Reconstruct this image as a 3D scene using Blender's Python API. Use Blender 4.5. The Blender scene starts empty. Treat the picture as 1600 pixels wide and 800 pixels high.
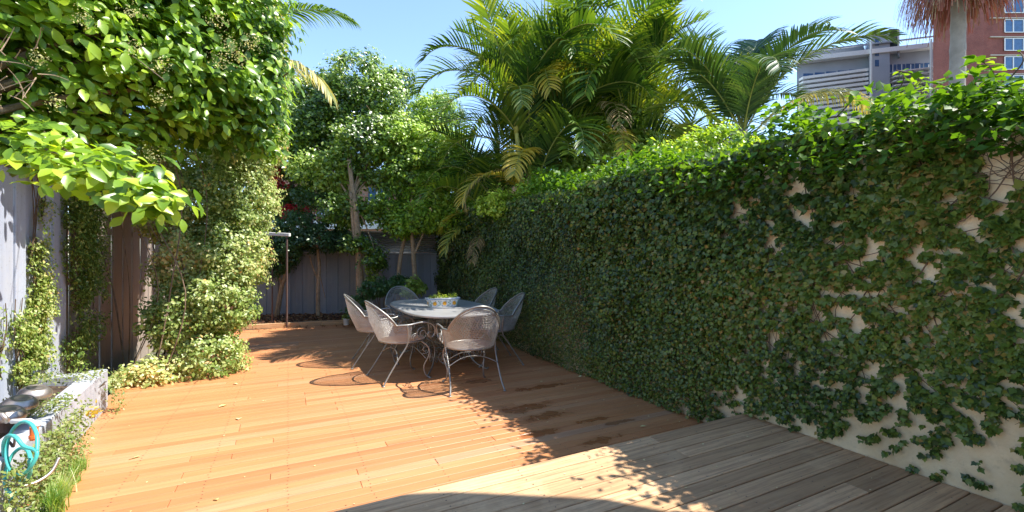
import bpy, math, random
import numpy as np
from mathutils import Vector, Matrix
PI = math.pi
R = math.radians
rng = np.random.default_rng(7)
random.seed(7)
S = bpy.context.scene
C = S.collection

# ------------------------------------------------------------ camera
CAMZ = 1.40
YAW = math.atan(0.5)                 # looks 26.6 degrees right of the yard's axis
FW = np.array([math.sin(YAW), math.cos(YAW), 0.0])
RT = np.array([math.cos(YAW), -math.sin(YAW), 0.0])
cam = bpy.data.objects.new('camera', bpy.data.cameras.new('camera'))
C.objects.link(cam)
cam.location = (0, 0, CAMZ)
cam.rotation_euler = (R(90), 0, -YAW)
cam.data.sensor_width = 36
cam.data.lens = 36 * 700 / 1600
cam.data.shift_y = -2 / 1600
cam.data.clip_start = 0.02
cam.data.clip_end = 3000
S.camera = cam

def at(px, py, d):
    """point of the world at photo pixel px, py and depth d"""
    p = FW * d + RT * ((px - 800) / 700 * d)
    return np.array([p[0], p[1], CAMZ + (398 - py) / 700 * d])

# ------------------------------------------------------------ light
sun_dir = Vector((0.61, -0.28, 1.0)).normalized()        # towards the sun
elev = math.asin(sun_dir.z)
azim = math.atan2(sun_dir.x, sun_dir.y)
W = bpy.data.worlds.new('World')
S.world = W
W.use_nodes = True
wn = W.node_tree
sky = wn.nodes.new('ShaderNodeTexSky')
sky.sky_type = 'NISHITA'
sky.sun_disc = False
sky.sun_elevation = elev
sky.sun_rotation = azim
sky.air_density = 1.0
sky.altitude = 1200
sky.dust_density = 0.1
sky.ozone_density = 2.0
bg = wn.nodes['Background']
bg.inputs['Strength'].default_value = 0.15
wn.links.new(sky.outputs[0], bg.inputs['Color'])
sun = bpy.data.objects.new('sun', bpy.data.lights.new('sun', 'SUN'))
C.objects.link(sun)
sun.data.energy = 3.9
sun.data.angle = R(0.5)
sun.data.color = (1.0, 0.95, 0.86)
sun.rotation_euler = sun_dir.to_track_quat('Z', 'Y').to_euler()
S.view_settings.view_transform = 'Standard'
S.view_settings.look = 'None'
S.view_settings.gamma = 1
S.view_settings.exposure = 1.5
S.cycles.max_bounces = 8
S.cycles.transparent_max_bounces = 8

# ------------------------------------------------------------ objects
def tag(o, label=None, cat=None, group=None, kind=None):
    if label: o['label'] = label
    if cat: o['category'] = cat
    if group: o['group'] = group
    if kind: o['kind'] = kind
    return o

def empty(name, loc=(0, 0, 0), rz=0.0, parent=None):
    o = bpy.data.objects.new(name, None)
    C.objects.link(o)
    o.location = loc
    o.rotation_euler = (0, 0, rz)
    o.empty_display_size = 0.1
    if parent: o.parent = parent
    return o

def link(name, me, parent=None, loc=None, rot=None, kind=None):
    o = bpy.data.objects.new(name, me)
    C.objects.link(o)
    if parent: o.parent = parent
    if loc is not None: o.location = loc
    if rot is not None: o.rotation_euler = rot
    if kind: o['kind'] = kind
    return o

def copy_tree(o, parent=None):
    c = o.copy()
    C.objects.link(c)
    if parent is not None: c.parent = parent
    for ch in list(o.children):
        copy_tree(ch, c)
    return c

class MB:
    """collects shapes for one mesh"""
    def __init__(s):
        s.v = []; s.f = []
    def add(s, verts, faces):
        n = len(s.v)
        s.v.extend([tuple(map(float, v)) for v in verts])
        s.f.extend([tuple(i + n for i in f) for f in faces])
    def box(s, c, h, rz=0, rx=0, ry=0, bev=0.0, taper=1.0):
        M = Matrix.Rotation(rz, 3, 'Z') @ Matrix.Rotation(ry, 3, 'Y') @ Matrix.Rotation(rx, 3, 'X')
        if bev <= 0:
            vs = []
            for z in (-1, 1):
                k = taper if z > 0 else 1
                for x, y in ((-1, -1), (1, -1), (1, 1), (-1, 1)):
                    vs.append(Vector(c) + M @ Vector((x * h[0] * k, y * h[1] * k, z * h[2])))
            s.add(vs, [(3, 2, 1, 0), (4, 5, 6, 7), (0, 1, 5, 4), (1, 2, 6, 5), (2, 3, 7, 6), (3, 0, 4, 7)])
        else:
            vs = []
            b = bev
            for z, k in ((-1, 0), (1, 0)):
                pass
            lay = [(-h[2], b), (-h[2] + b, 0), (h[2] - b, 0), (h[2], b)]
            for z, ins in lay:
                hx, hy = h[0] - ins, h[1] - ins
                for x, y in ((-hx + b, -hy), (hx - b, -hy), (hx, -hy + b), (hx, hy - b), (hx - b, hy), (-hx + b, hy), (-hx, hy - b), (-hx, -hy + b)):
                    vs.append(Vector(c) + M @ Vector((x, y, z)))
            fs = [tuple(range(7, -1, -1)), tuple(range(24, 32))]
            for L in range(3):
                for i in range(8):
                    j = (i + 1) % 8
                    fs.append((L * 8 + i, L * 8 + j, L * 8 + 8 + j, L * 8 + 8 + i))
            s.add(vs, fs)
    def tube(s, pts, r, n=6, closed=False, caps=True):
        pts = [Vector(p) for p in pts]
        m = len(pts)
        rr = r if hasattr(r, '__len__') else [r] * m
        up = None
        vs = []
        for i, p in enumerate(pts):
            if closed: t = pts[(i + 1) % m] - pts[i - 1]
            else: t = pts[min(i + 1, m - 1)] - pts[max(i - 1, 0)]
            if t.length < 1e-9: t = Vector((0, 0, 1))
            t.normalize()
            if up is None:
                up = t.orthogonal().normalized()
            else:
                up = up - t * up.dot(t)
                if up.length < 1e-6: up = t.orthogonal()
                up.normalize()
            w = t.cross(up)
            for k in range(n):
                a = 2 * PI * k / n
                vs.append(p + (up * math.cos(a) + w * math.sin(a)) * rr[i])
        fs = []
        for i in range(m if closed else m - 1):
            j = (i + 1) % m
            for k in range(n):
                l = (k + 1) % n
                fs.append((i * n + k, i * n + l, j * n + l, j * n + k))
        if caps and not closed:
            fs.append(tuple(range(n - 1, -1, -1)))
            fs.append(tuple((m - 1) * n + k for k in range(n)))
        s.add(vs, fs)
    def lathe(s, c, prof, n=16):
        vs = []
        for r, z in prof:
            for k in range(n):
                a = 2 * PI * k / n
                vs.append((c[0] + r * math.cos(a), c[1] + r * math.sin(a), c[2] + z))
        fs = []
        for i in range(len(prof) - 1):
            for k in range(n):
                l = (k + 1) % n
                fs.append((i * n + k, i * n + l, (i + 1) * n + l, (i + 1) * n + k))
        fs.append(tuple((len(prof) - 1) * n + k for k in range(n)))
        s.add(vs, fs)
    def mesh(s, name, mat, smooth=False):
        me = bpy.data.meshes.new(name)
        me.from_pydata(s.v, [], s.f)
        if mat: me.materials.append(mat)
        if smooth:
            me.polygons.foreach_set('use_smooth', [True] * len(me.polygons))
        me.update()
        return me
    def build(s, name, mat, parent=None, smooth=False, loc=None, rot=None, kind=None):
        return link(name, s.mesh(name, mat, smooth), parent, loc, rot, kind)

def spline(pts, k=8, closed=False):
    pts = [Vector(p) for p in pts]
    out = []
    n = len(pts)
    for i in range(n if closed else n - 1):
        if closed:
            a, b, c, d = pts[i - 1], pts[i], pts[(i + 1) % n], pts[(i + 2) % n]
        else:
            a, b, c, d = pts[max(i - 1, 0)], pts[i], pts[i + 1], pts[min(i + 2, n - 1)]
        for j in range(k):
            t = j / k
            out.append(0.5 * ((2 * b) + (c - a) * t + (2 * a - 5 * b + 4 * c - d) * t * t + (3 * b - a - 3 * c + d) * t ** 3))
    if not closed: out.append(pts[-1])
    return out

# ------------------------------------------------------------ noise in numpy
_perm = np.random.default_rng(3).random((32, 32, 32))
def vnoise(P, sc=1.0, off=0.0):
    Q = np.asarray(P, float) * sc + off + 100.0
    I = np.floor(Q).astype(int)
    F = Q - I
    F = F * F * (3 - 2 * F)
    r = 0
    for dx in (0, 1):
        for dy in (0, 1):
            for dz in (0, 1):
                w = (F[:, 0] if dx else 1 - F[:, 0]) * (F[:, 1] if dy else 1 - F[:, 1]) * (F[:, 2] if dz else 1 - F[:, 2])
                r = r + w * _perm[(I[:, 0] + dx) % 32, (I[:, 1] + dy) % 32, (I[:, 2] + dz) % 32]
    return r

# ------------------------------------------------------------ leaf templates (x across, y along, z normal), unit length
T_SMALL = (np.array([(0, 0, 0), (.30, .45, .07), (0, 1, -.06), (-.30, .45, .07), (0, .5, 0)]),
           [(0, 1, 4), (4, 1, 2), (0, 4, 3), (4, 2, 3)])
T_TINY = (np.array([(0, 0, 0), (.33, .5, .08), (0, 1, -.05), (-.33, .5, .08)]), [(0, 1, 2), (0, 2, 3)])
T_BIG = (np.array([(0, 0, 0), (0, .3, .0), (0, .65, -.02), (0, 1, -.12), (.17, .2, .05), (.27, .5, .06), (.15, .82, -.02),
                   (-.17, .2, .05), (-.27, .5, .06), (-.15, .82, -.02)]),
         [(0, 4, 1), (1, 4, 5), (1, 5, 2), (2, 5, 6), (2, 6, 3), (0, 1, 7), (1, 8, 7), (1, 2, 8), (2, 9, 8), (2, 3, 9)])
T_IVY = (np.array([(0, 0, 0), (.34, .02, .03), (.50, .42, .02), (.26, .55, .05), (0, 1, -.05), (-.26, .55, .05), (-.50, .42, .02), (-.34, .02, .03), (0, .35, -.03)]),
         [(0, 1, 8), (1, 2, 8), (2, 3, 8), (3, 4, 8), (4, 5, 8), (5, 6, 8), (6, 7, 8), (7, 0, 8)])

def nrm(a):
    return a / np.maximum(np.linalg.norm(a, axis=1, keepdims=True), 1e-9)

def np_mesh(name, V, F, tint, mats, mat_idx=None):
    me = bpy.data.meshes.new(name)
    nv, nf = len(V), len(F)
    me.vertices.add(nv)
    me.vertices.foreach_set('co', np.ascontiguousarray(V, dtype=np.float32).ravel())
    me.loops.add(nf * 3)
    me.loops.foreach_set('vertex_index', np.ascontiguousarray(F, dtype=np.int32).ravel())
    me.polygons.add(nf)
    me.polygons.foreach_set('loop_start', np.arange(0, nf * 3, 3, dtype=np.int32))
    if mat_idx is not None:
        me.polygons.foreach_set('material_index', np.asarray(mat_idx, dtype=np.int32))
    for m in mats: me.materials.append(m)
    me.update(calc_edges=True)
    a = me.attributes.new('tint', 'FLOAT', 'POINT')
    a.data.foreach_set('value', np.ascontiguousarray(tint, dtype=np.float32))
    return me

def leaf_mesh(name, P, N, D, size, T, mat, tint):
    n = nrm(np.asarray(N, float)); D = np.asarray(D, float)
    d = nrm(D - n * (D * n).sum(1, keepdims=True))
    s = np.cross(d, n)
    tv, tf = T
    tf = np.array(tf)
    k = len(tv)
    size = np.asarray(size)[:, None, None]
    V = P[:, None, :] + size * (tv[None, :, 0:1] * s[:, None, :] + tv[None, :, 1:2] * d[:, None, :] + tv[None, :, 2:3] * n[:, None, :])
    F = tf[None] + (np.arange(len(P)) * k)[:, None, None]
    return np_mesh(name, V.reshape(-1, 3), F.reshape(-1, 3), np.repeat(tint, k), [mat])

def leaf_objects(parent, P, N, D, size, me, name='leaf'):
    n = nrm(np.asarray(N, float)); D = np.asarray(D, float)
    d = nrm(D - n * (D * n).sum(1, keepdims=True))
    s = np.cross(d, n)
    for i in range(len(P)):
        o = bpy.data.objects.new(name, me)
        C.objects.link(o)
        o.parent = parent
        M = Matrix(((s[i, 0], d[i, 0], n[i, 0]), (s[i, 1], d[i, 1], n[i, 1]), (s[i, 2], d[i, 2], n[i, 2]))).to_4x4()
        o.matrix_basis = Matrix.Translation(Vector(P[i])) @ M @ Matrix.Scale(float(size[i]), 4)

def unit_leaf(name, T, mat):
    return np_mesh(name, T[0], np.array(T[1]), np.full(len(T[0]), .5), [mat])

# ------------------------------------------------------------ materials
def nodes(name):
    m = bpy.data.materials.new(name)
    m.use_nodes = True
    t = m.node_tree
    return m, t, t.nodes['Principled BSDF']

def N_(t, typ, **kw):
    n = t.nodes.new(typ)
    for k, v in kw.items():
        setattr(n, k, v)
    return n

def ramp(t, fac, stops):
    r = N_(t, 'ShaderNodeValToRGB')
    e = r.color_ramp.elements
    while len(e) < len(stops): e.new(0.5)
    for i, (p, c) in enumerate(stops):
        e[i].position = p
        e[i].color = (c[0], c[1], c[2], 1)
    t.links.new(fac, r.inputs['Fac'])
    return r.outputs['Color']

def noise(t, vec, scale, detail=4, rough=.6):
    n = N_(t, 'ShaderNodeTexNoise')
    n.inputs['Scale'].default_value = scale
    n.inputs['Detail'].default_value = detail
    n.inputs['Roughness'].default_value = rough
    if vec is not None: t.links.new(vec, n.inputs['Vector'])
    return n.outputs['Fac']

def math_(t, op, a, b=None, c=None, clamp=False):
    n = N_(t, 'ShaderNodeMath', operation=op)
    n.use_clamp = clamp
    for i, x in enumerate((a, b, c)):
        if x is None: continue
        if isinstance(x, (int, float)): n.inputs[i].default_value = x
        else: t.links.new(x, n.inputs[i])
    return n.outputs[0]

def mixc(t, fac, a, b, blend='MIX'):
    n = N_(t, 'ShaderNodeMix', data_type='RGBA', blend_type=blend)
    if isinstance(fac, (int, float)): n.inputs[0].default_value = fac
    else: t.links.new(fac, n.inputs[0])
    for i, x in ((6, a), (7, b)):
        if isinstance(x, tuple): n.inputs[i].default_value = (x[0], x[1], x[2], 1)
        else: t.links.new(x, n.inputs[i])
    return n.outputs[2]

def bump(t, bsdf, h, strength=.3, dist=.01):
    b = N_(t, 'ShaderNodeBump')
    b.inputs['Strength'].default_value = strength
    b.inputs['Distance'].default_value = dist
    t.links.new(h, b.inputs['Height'])
    t.links.new(b.outputs[0], bsdf.inputs['Normal'])

def objco(t, scale=(1, 1, 1), rnd=True):
    tc = N_(t, 'ShaderNodeTexCoord')
    mp = N_(t, 'ShaderNodeMapping')
    mp.inputs['Scale'].default_value = scale
    t.links.new(tc.outputs['Object'], mp.inputs['Vector'])
    if rnd:
        oi = N_(t, 'ShaderNodeObjectInfo')
        cx = N_(t, 'ShaderNodeCombineXYZ')
        m = math_(t, 'MULTIPLY', oi.outputs['Random'], 37.0)
        for i in range(3): t.links.new(m, cx.inputs[i])
        t.links.new(cx.outputs[0], mp.inputs['Location'])
    return mp.outputs[0]

def m_leaf(name, cols, trans=.35, tcol=None, rough=.42, spec=.5):
    """cols: colour stops over the leaf's own tint; trans: share of light let through"""
    m, t, b = nodes(name)
    a = N_(t, 'ShaderNodeAttribute', attribute_name='tint')
    oi = N_(t, 'ShaderNodeObjectInfo')
    f = math_(t, 'ADD', a.outputs['Fac'], math_(t, 'MULTIPLY', math_(t, 'SUBTRACT', oi.outputs['Random'], .5), .7), clamp=True)
    n = len(cols)
    c = ramp(t, f, [(i / (n - 1), cols[i]) for i in range(n)])
    t.links.new(c, b.inputs['Base Color'])
    b.inputs['Roughness'].default_value = rough
    b.inputs['Specular IOR Level'].default_value = spec
    tr = N_(t, 'ShaderNodeBsdfTranslucent')
    tc = mixc(t, 1.0, c, tcol or (1.6, 1.5, .5), 'MULTIPLY')
    t.links.new(tc, tr.inputs['Color'])
    mx = N_(t, 'ShaderNodeMixShader')
    mx.inputs[0].default_value = trans
    t.links.new(b.outputs[0], mx.inputs[1])
    t.links.new(tr.outputs[0], mx.inputs[2])
    t.links.new(mx.outputs[0], t.nodes['Material Output'].inputs['Surface'])
    return m

def m_plain(name, col, rough=.6, metal=0.0, var=.15, sc=8.0, bmp=.1):
    m, t, b = nodes(name)
    co = objco(t)
    n = noise(t, co, sc, 5)
    lo = tuple(x * (1 - var) for x in col); hi = tuple(min(1, x * (1 + var)) for x in col)
    c = ramp(t, n, [(.3, lo), (.7, hi)])
    t.links.new(c, b.inputs['Base Color'])
    b.inputs['Roughness'].default_value = rough
    b.inputs['Metallic'].default_value = metal
    if bmp: bump(t, b, noise(t, co, sc * 6, 4), bmp, .01)
    return m

def m_planks(name, stops, gcol, gamt, rough, along=0, stain=False, wear=None, grain=1.0):
    """plank wood: tone per plank (object random), grain along the plank's local axis"""
    m, t, b = nodes(name)
    sc = [60, 60, 60]; sc[along] = 2.2
    co = objco(t, tuple(sc))
    oi = N_(t, 'ShaderNodeObjectInfo')
    base = ramp(t, oi.outputs['Random'], stops)
    g = noise(t, co, 1.0, 6, .65)
    sc2 = [9, 9, 9]; sc2[along] = .8
    g2 = noise(t, objco(t, tuple(sc2)), 1.0, 4, .6)
    f = math_(t, 'MULTIPLY', math_(t, 'SUBTRACT', g, .42), gamt * 3.2, clamp=True)
    c = mixc(t, f, base, gcol)
    c = mixc(t, math_(t, 'MULTIPLY', math_(t, 'SUBTRACT', g2, .45), 1.6 * grain, clamp=True), c, mixc(t, 1.0, c, (.68, .62, .58), 'MULTIPLY'))
    geo = N_(t, 'ShaderNodeNewGeometry')
    if wear:
        w = noise(t, geo.outputs['Position'], 1.7, 6, .7)
        c = mixc(t, math_(t, 'MULTIPLY', math_(t, 'SUBTRACT', w, .5), 2.6, clamp=True), c, wear)
        w2 = noise(t, geo.outputs['Position'], 45, 3, .6)
        c = mixc(t, math_(t, 'MULTIPLY', math_(t, 'SUBTRACT', w2, .60), 4, clamp=True), c, tuple(x * .40 for x in wear))
        if gamt < .65: wear = None
    if wear:
        w3 = noise(t, geo.outputs['Position'], 5.2, 6, .75)
        c = mixc(t, math_(t, 'MULTIPLY', math_(t, 'SUBTRACT', w3, .52), 2.2, clamp=True), c, tuple(x * .55 for x in wear))
    rf = math_(t, 'ADD', math_(t, 'MULTIPLY', g, .3), rough - .15)
    if stain:
        # water spilt on the boards beside the table: blots with a shape of their own
        tot = None
        nz = noise(t, geo.outputs['Position'], 5.5, 4, .6)
        for (sx, sy, rx, ry) in stain:
            sep = N_(t, 'ShaderNodeSeparateXYZ')
            t.links.new(geo.outputs['Position'], sep.inputs[0])
            ax = math_(t, 'DIVIDE', math_(t, 'SUBTRACT', sep.outputs[0], sx), rx)
            ay = math_(t, 'DIVIDE', math_(t, 'SUBTRACT', sep.outputs[1], sy), ry)
            dd = math_(t, 'SQRT', math_(t, 'ADD', math_(t, 'MULTIPLY', ax, ax), math_(t, 'MULTIPLY', ay, ay)))
            k = math_(t, 'MULTIPLY', math_(t, 'SUBTRACT', math_(t, 'ADD', 1.0, math_(t, 'MULTIPLY', math_(t, 'SUBTRACT', nz, .5), 3.6)), dd), 2.4, clamp=True)
            tot = k if tot is None else math_(t, 'MAXIMUM', tot, k)
        c = mixc(t, math_(t, 'MULTIPLY', tot, .8), c, mixc(t, 1.0, c, (.58, .47, .40), 'MULTIPLY'))
        rf = math_(t, 'SUBTRACT', rf, math_(t, 'MULTIPLY', tot, .28), clamp=True)
    t.links.new(c, b.inputs['Base Color'])
    t.links.new(rf, b.inputs['Roughness'])
    bump(t, b, g, .35, .004)
    return m

M = {}
M['deck'] = m_planks('red_decking', [(0, (.45, .18, .072)), (.2, (.52, .235, .095)), (.4, (.48, .195, .08)), (.6, (.56, .27, .12)), (.8, (.50, .22, .09)), (.93, (.54, .28, .14)), (1, (.40, .24, .15))],
                     (.33, .135, .055), .45, .5, 0, [(1.95, 3.62, .30, .10), (2.0, 3.35, .34, .09), (1.75, 3.05, .2, .07), (2.3, 3.1, .22, .05), (2.1, 2.72, .22, .06), (2.35, 4.1, .3, .08), (1.9, 4.6, .22, .08), (2.45, 2.95, .2, .04)])
M['old_deck'] = m_planks('weathered_decking', [(0, (.60, .37, .19)), (.35, (.68, .43, .235)), (.7, (.54, .33, .17)), (1, (.42, .255, .13))],
                         (.24, .13, .065), .85, .8, 0, False, (.80, .54, .31))
M['fence'] = m_planks('blue_grey_fence_paint', [(0, (.36, .40, .50)), (.5, (.42, .46, .56)), (1, (.34, .37, .46))], (.27, .30, .36), .3, .6, 2, False, (.42, .43, .46), .6)
M['back_fence'] = m_planks('dark_fence_paint', [(0, (.25, .275, .31)), (.5, (.31, .335, .37)), (1, (.21, .235, .27))], (.15, .165, .19), .3, .6, 2, False, (.34, .35, .34), .6)
M['brown_fence'] = m_planks('bare_brown_fence', [(0, (.34, .28, .24)), (1, (.42, .35, .30))], (.20, .15, .12), .4, .7, 2, False, (.24, .22, .21), .8)
M['cap'] = m_plain('dark_cap_rail', (.16, .14, .14), .6)
M['soil'] = m_plain('soil', (.07, .045, .03), .95, 0, .4, 12, .6)
M['ground'] = m_plain('ground', (.10, .10, .06), .95, 0, .4, 2, .5)
M['joist'] = m_plain('joist', (.07, .05, .035), .9)
M['kerb'] = m_plain('painted_kerb', (.36, .38, .43), .8, 0, .2, 6, .5)
M['concrete'] = m_plain('concrete', (.38, .36, .33), .85, 0, .2, 6, .4)
M['bark'] = m_plain('bark', (.20, .14, .09), .9, 0, .4, 14, .8)
M['tan_bark'] = m_plain('tan_bark', (.36, .25, .15), .85, 0, .35, 18, .7)
M['vine'] = m_plain('vine_stem', (.12, .075, .045), .9, 0, .4, 20, .5)
M['iron'] = m_plain('pewter_painted_iron', (.30, .29, .27), .42, .55, .12, 20, .05)
M['iron_mesh'] = m_plain('pewter_mesh', (.42, .405, .375), .45, .45, .1, 20, 0)
M['table_top'] = m_plain('pewter_table_top', (.38, .375, .37), .38, .35, .12, 5, .03)
M['ceramic'] = m_plain('glazed_white_ceramic', (.78, .77, .74), .25, 0, .08, 10, .1)
M['blue_glaze'] = m_plain('blue_grey_glaze', (.20, .25, .36), .25, 0, .35, 14, .1)
M['orange_glaze'] = m_plain('orange_glaze', (.80, .36, .02), .3, 0, .2, 30, .1)
M['green_glaze'] = m_plain('green_glaze', (.16, .30, .20), .3, 0, .3, 30, .1)
M['steel'] = m_plain('brushed_steel', (.48, .42, .38), .4, .9, .15, 12, .05)
M['hose'] = m_plain('teal_hose', (.06, .42, .38), .4, 0, .15, 12, 0)
M['orange'] = m_plain('orange_plastic', (.75, .16, .03), .4)
M['pipe'] = m_plain('brown_pipe', (.10, .06, .05), .6)
M['white'] = m_plain('white_paint', (.78, .77, .74), .5, 0, .06, 5, .05)
M['screw'] = m_plain('dark_screw', (.09, .07, .06), .5, .5)
M['glass'] = m_plain('window_glass', (.05, .12, .24), .08, 0, .25, 3, 0)
M['roof'] = m_plain('grey_roof', (.26, .26, .28), .6)

def m_render_wall():
    m, t, b = nodes('cream_render')
    geo = N_(t, 'ShaderNodeNewGeometry')
    n1 = noise(t, geo.outputs['Position'], 1.6, 6, .7)
    c = ramp(t, n1, [(.3, (.66, .50, .30)), (.55, (.80, .66, .43)), (.8, (.84, .72, .50))])
    n2 = noise(t, geo.outputs['Position'], 22, 5, .7)
    c = mixc(t, math_(t, 'MULTIPLY', math_(t, 'SUBTRACT', n2, .56), 3, clamp=True), c, (.42, .32, .22))
    t.links.new(c, b.inputs['Base Color'])
    b.inputs['Roughness'].default_value = .9
    bump(t, b, noise(t, geo.outputs['Position'], 60, 5, .7), .5, .01)
    return m
M['render'] = m_render_wall()

def m_brick(name, a, bb, mortar, scale):
    m, t, b = nodes(name)
    tc = N_(t, 'ShaderNodeTexCoord')
    br = N_(t, 'ShaderNodeTexBrick')
    mp = N_(t, 'ShaderNodeMapping')
    mp.inputs['Rotation'].default_value = (PI / 2, 0, 0)
    t.links.new(tc.outputs['Object'], mp.inputs['Vector'])
    t.links.new(mp.outputs[0], br.inputs['Vector'])
    br.inputs['Scale'].default_value = scale
    br.inputs['Color1'].default_value = (*a, 1)
    br.inputs['Color2'].default_value = (*bb, 1)
    br.inputs['Mortar'].default_value = (*mortar, 1)
    br.inputs['Mortar Size'].default_value = .012
    n = noise(t, tc.outputs['Object'], .5, 8, .75)
    c = mixc(t, math_(t, 'MULTIPLY', math_(t, 'SUBTRACT', n, .35), 3.0, clamp=True), br.outputs['Color'], mixc(t, 1.0, br.outputs['Color'], (.6, .55, .55), 'MULTIPLY'))
    t.links.new(c, b.inputs['Base Color'])
    b.inputs['Roughness'].default_value = .85
    return m
M['brick'] = m_brick('red_brick', (.34, .10, .065), (.26, .07, .05), (.32, .2, .16), 4.0)
M['peach_brick'] = m_brick('peach_brick', (.62, .32, .20), (.54, .27, .17), (.6, .5, .4), 4.0)
M['beige'] = m_plain('beige_render', (.58, .50, .40), .85, 0, .12, 1, .1)
M['pale_panel'] = m_plain('pale_cladding', (.34, .38, .43), .6, 0, .08, .3, 0)
M['grey_panel'] = m_plain('grey_cladding', (.18, .20, .22), .6, 0, .08, .3, 0)

M['lime'] = m_leaf('lime_green_leaf', [(.08, .17, .02), (.20, .34, .028), (.36, .50, .04), (.52, .62, .09)], .42, (1.7, 1.6, .5), .33)
M['hedge'] = m_leaf('variegated_hedge_leaf', [(.10, .17, .03), (.24, .33, .07), (.42, .50, .17), (.62, .62, .28), (.55, .34, .12)], .35, (1.5, 1.4, .5), .38)
M['ivy'] = m_leaf('dark_ivy_leaf', [(.03, .06, .012), (.085, .14, .02), (.125, .19, .027), (.18, .23, .035), (.32, .21, .06)], .22, (1.6, 1.5, .4), .38, .55)
M['ivy_bright'] = m_leaf('bright_vine_leaf', [(.05, .13, .015), (.10, .22, .02), (.18, .32, .03), (.34, .46, .04)], .45, (1.8, 1.6, .4), .5, .3)
M['tree'] = m_leaf('tree_leaf', [(.04, .085, .016), (.14, .24, .03), (.30, .42, .07), (.48, .56, .18)], .32, (1.8, 1.7, .5), .3, .6)
M['tree2'] = m_leaf('yellow_green_leaf', [(.08, .15, .02), (.22, .36, .035), (.38, .54, .06), (.56, .66, .12)], .36, (1.6, 1.5, .5), .38)
M['under'] = m_leaf('understorey_leaf', [(.04, .085, .025), (.06, .13, .035), (.10, .18, .05)], .25, None, .38)
M['palm'] = m_leaf('palm_leaf', [(.02, .06, .015), (.06, .13, .022), (.15, .25, .035), (.32, .38, .05)], .36, (1.7, 1.5, .4), .45, .3)
M['palm_yellow'] = m_leaf('yellowing_palm_leaf', [(.10, .17, .03), (.24, .28, .04), (.50, .40, .05), (.60, .44, .07)], .4, (1.4, 1.3, .5), .4)
M['palm_pale'] = m_leaf('pale_arching_palm_leaf', [(.15, .21, .06), (.30, .33, .12), (.50, .47, .22), (.62, .50, .12)], .35, (1.3, 1.2, .6), .35)
M['dry'] = m_leaf('dry_palm_leaf', [(.28, .18, .08), (.42, .28, .12), (.55, .40, .2)], .25, (1.2, 1.1, .7), .6)
M['palm_dark'] = m_leaf('dark_palm_leaf', [(.02, .055, .018), (.035, .085, .025), (.06, .12, .03), (.10, .16, .04)], .25, (1.6, 1.5, .5), .45, .3)
M['cover'] = m_leaf('groundcover_leaf', [(.07, .13, .025), (.13, .20, .04), (.22, .28, .08), (.34, .33, .14)], .3, (1.5, 1.4, .5), .45)
M['grass'] = m_leaf('grass_blade', [(.16, .30, .06), (.30, .46, .12), (.60, .64, .38)], .4, None, .4)
M['potplant'] = m_leaf('yellow_green_pot_leaf', [(.22, .38, .03), (.42, .55, .06), (.60, .66, .10)], .4, (1.4, 1.3, .5), .4)
M['blossom'] = m_leaf('cream_blossom', [(.35, .38, .12), (.55, .52, .22), (.60, .50, .20)], .3, (1.2, 1.2, .8), .6)
M['redflower'] = m_leaf('red_flower', [(.45, .02, .03), (.60, .05, .08), (.70, .12, .18)], .35, (1.2, .9, .9), .5)
M['litter'] = m_leaf('leaf_litter', [(.10, .04, .02), (.22, .09, .04), (.34, .17, .07), (.40, .27, .12)], .15, (1, 1, 1), .7)
M['fallen'] = m_leaf('fallen_leaf', [(.55, .52, .16), (.75, .70, .42), (.72, .62, .30)], .2, (1, 1, 1), .5)
M['fruit'] = m_leaf('palm_flower_string', [(.12, .09, .035), (.22, .10, .05), (.30, .075, .045), (.34, .24, .12)], .12, (1.2, 1, 1), .6)
M['palmtrunk'] = m_plain('grey_palm_trunk', (.30, .26, .22), .85, 0, .25, 5, .4)
M['cane'] = m_plain('yellow_green_cane', (.30, .30, .07), .5, 0, .35, 4, .1)
M['brown_rachis'] = m_plain('frond_stalk', (.25, .27, .06), .5, 0, .2, 4, 0)

# ------------------------------------------------------------ setting: ground, decks, bed
def sheet(name, x0, y0, x1, y1, z, mat, nx=1, ny=1, amp=0.0, kind='structure'):
    xs = np.linspace(x0, x1, nx + 1); ys = np.linspace(y0, y1, ny + 1)
    V = np.array([(x, y, z) for y in ys for x in xs], float)
    if amp: V[:, 2] += amp * (vnoise(V, 3.0) - .5)
    F = [(j * (nx + 1) + i, j * (nx + 1) + i + 1, (j + 1) * (nx + 1) + i + 1, (j + 1) * (nx + 1) + i) for j in range(ny) for i in range(nx)]
    b = MB(); b.add(V, F)
    return b.build(name, mat, kind=kind)

sheet('ground', -900, -900, 900, 900, -.22, M['ground'])

WALLX = 3.12
EDGE = 2.27
STEP = .19
def make_deck(name, mat, y0, y1, pitch, gap, z, x0, x1, thick, lens, label=None):
    root = empty(name, (0, 0, 0)); root['kind'] = 'structure'
    if label: root['label'] = label
    meshes = {}
    y = y0
    while y + pitch <= y1 + 1e-6:
        x = x0
        first = True
        while x < x1 - .01:
            L = random.uniform(*lens)
            if first: L *= random.uniform(.3, 1); first = False
            L = round(L * 4) / 4
            e = min(x + max(L, .5), x1)
            if x1 - e < .4: e = x1
            ln = e - x
            key = round(ln, 3)
            if key not in meshes:
                b = MB(); b.box((0, 0, 0), (ln / 2 - .0012, (pitch - gap) / 2, thick / 2), bev=.0025)
                meshes[key] = b.mesh('plank', mat)
            o = link('plank', meshes[key], root, ((x + e) / 2, y + pitch / 2, z - thick / 2 + random.uniform(-.0008, .0008)),
                     (random.uniform(-.004, .004), 0, 0))
            x = e
        y += pitch
    return root

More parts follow.
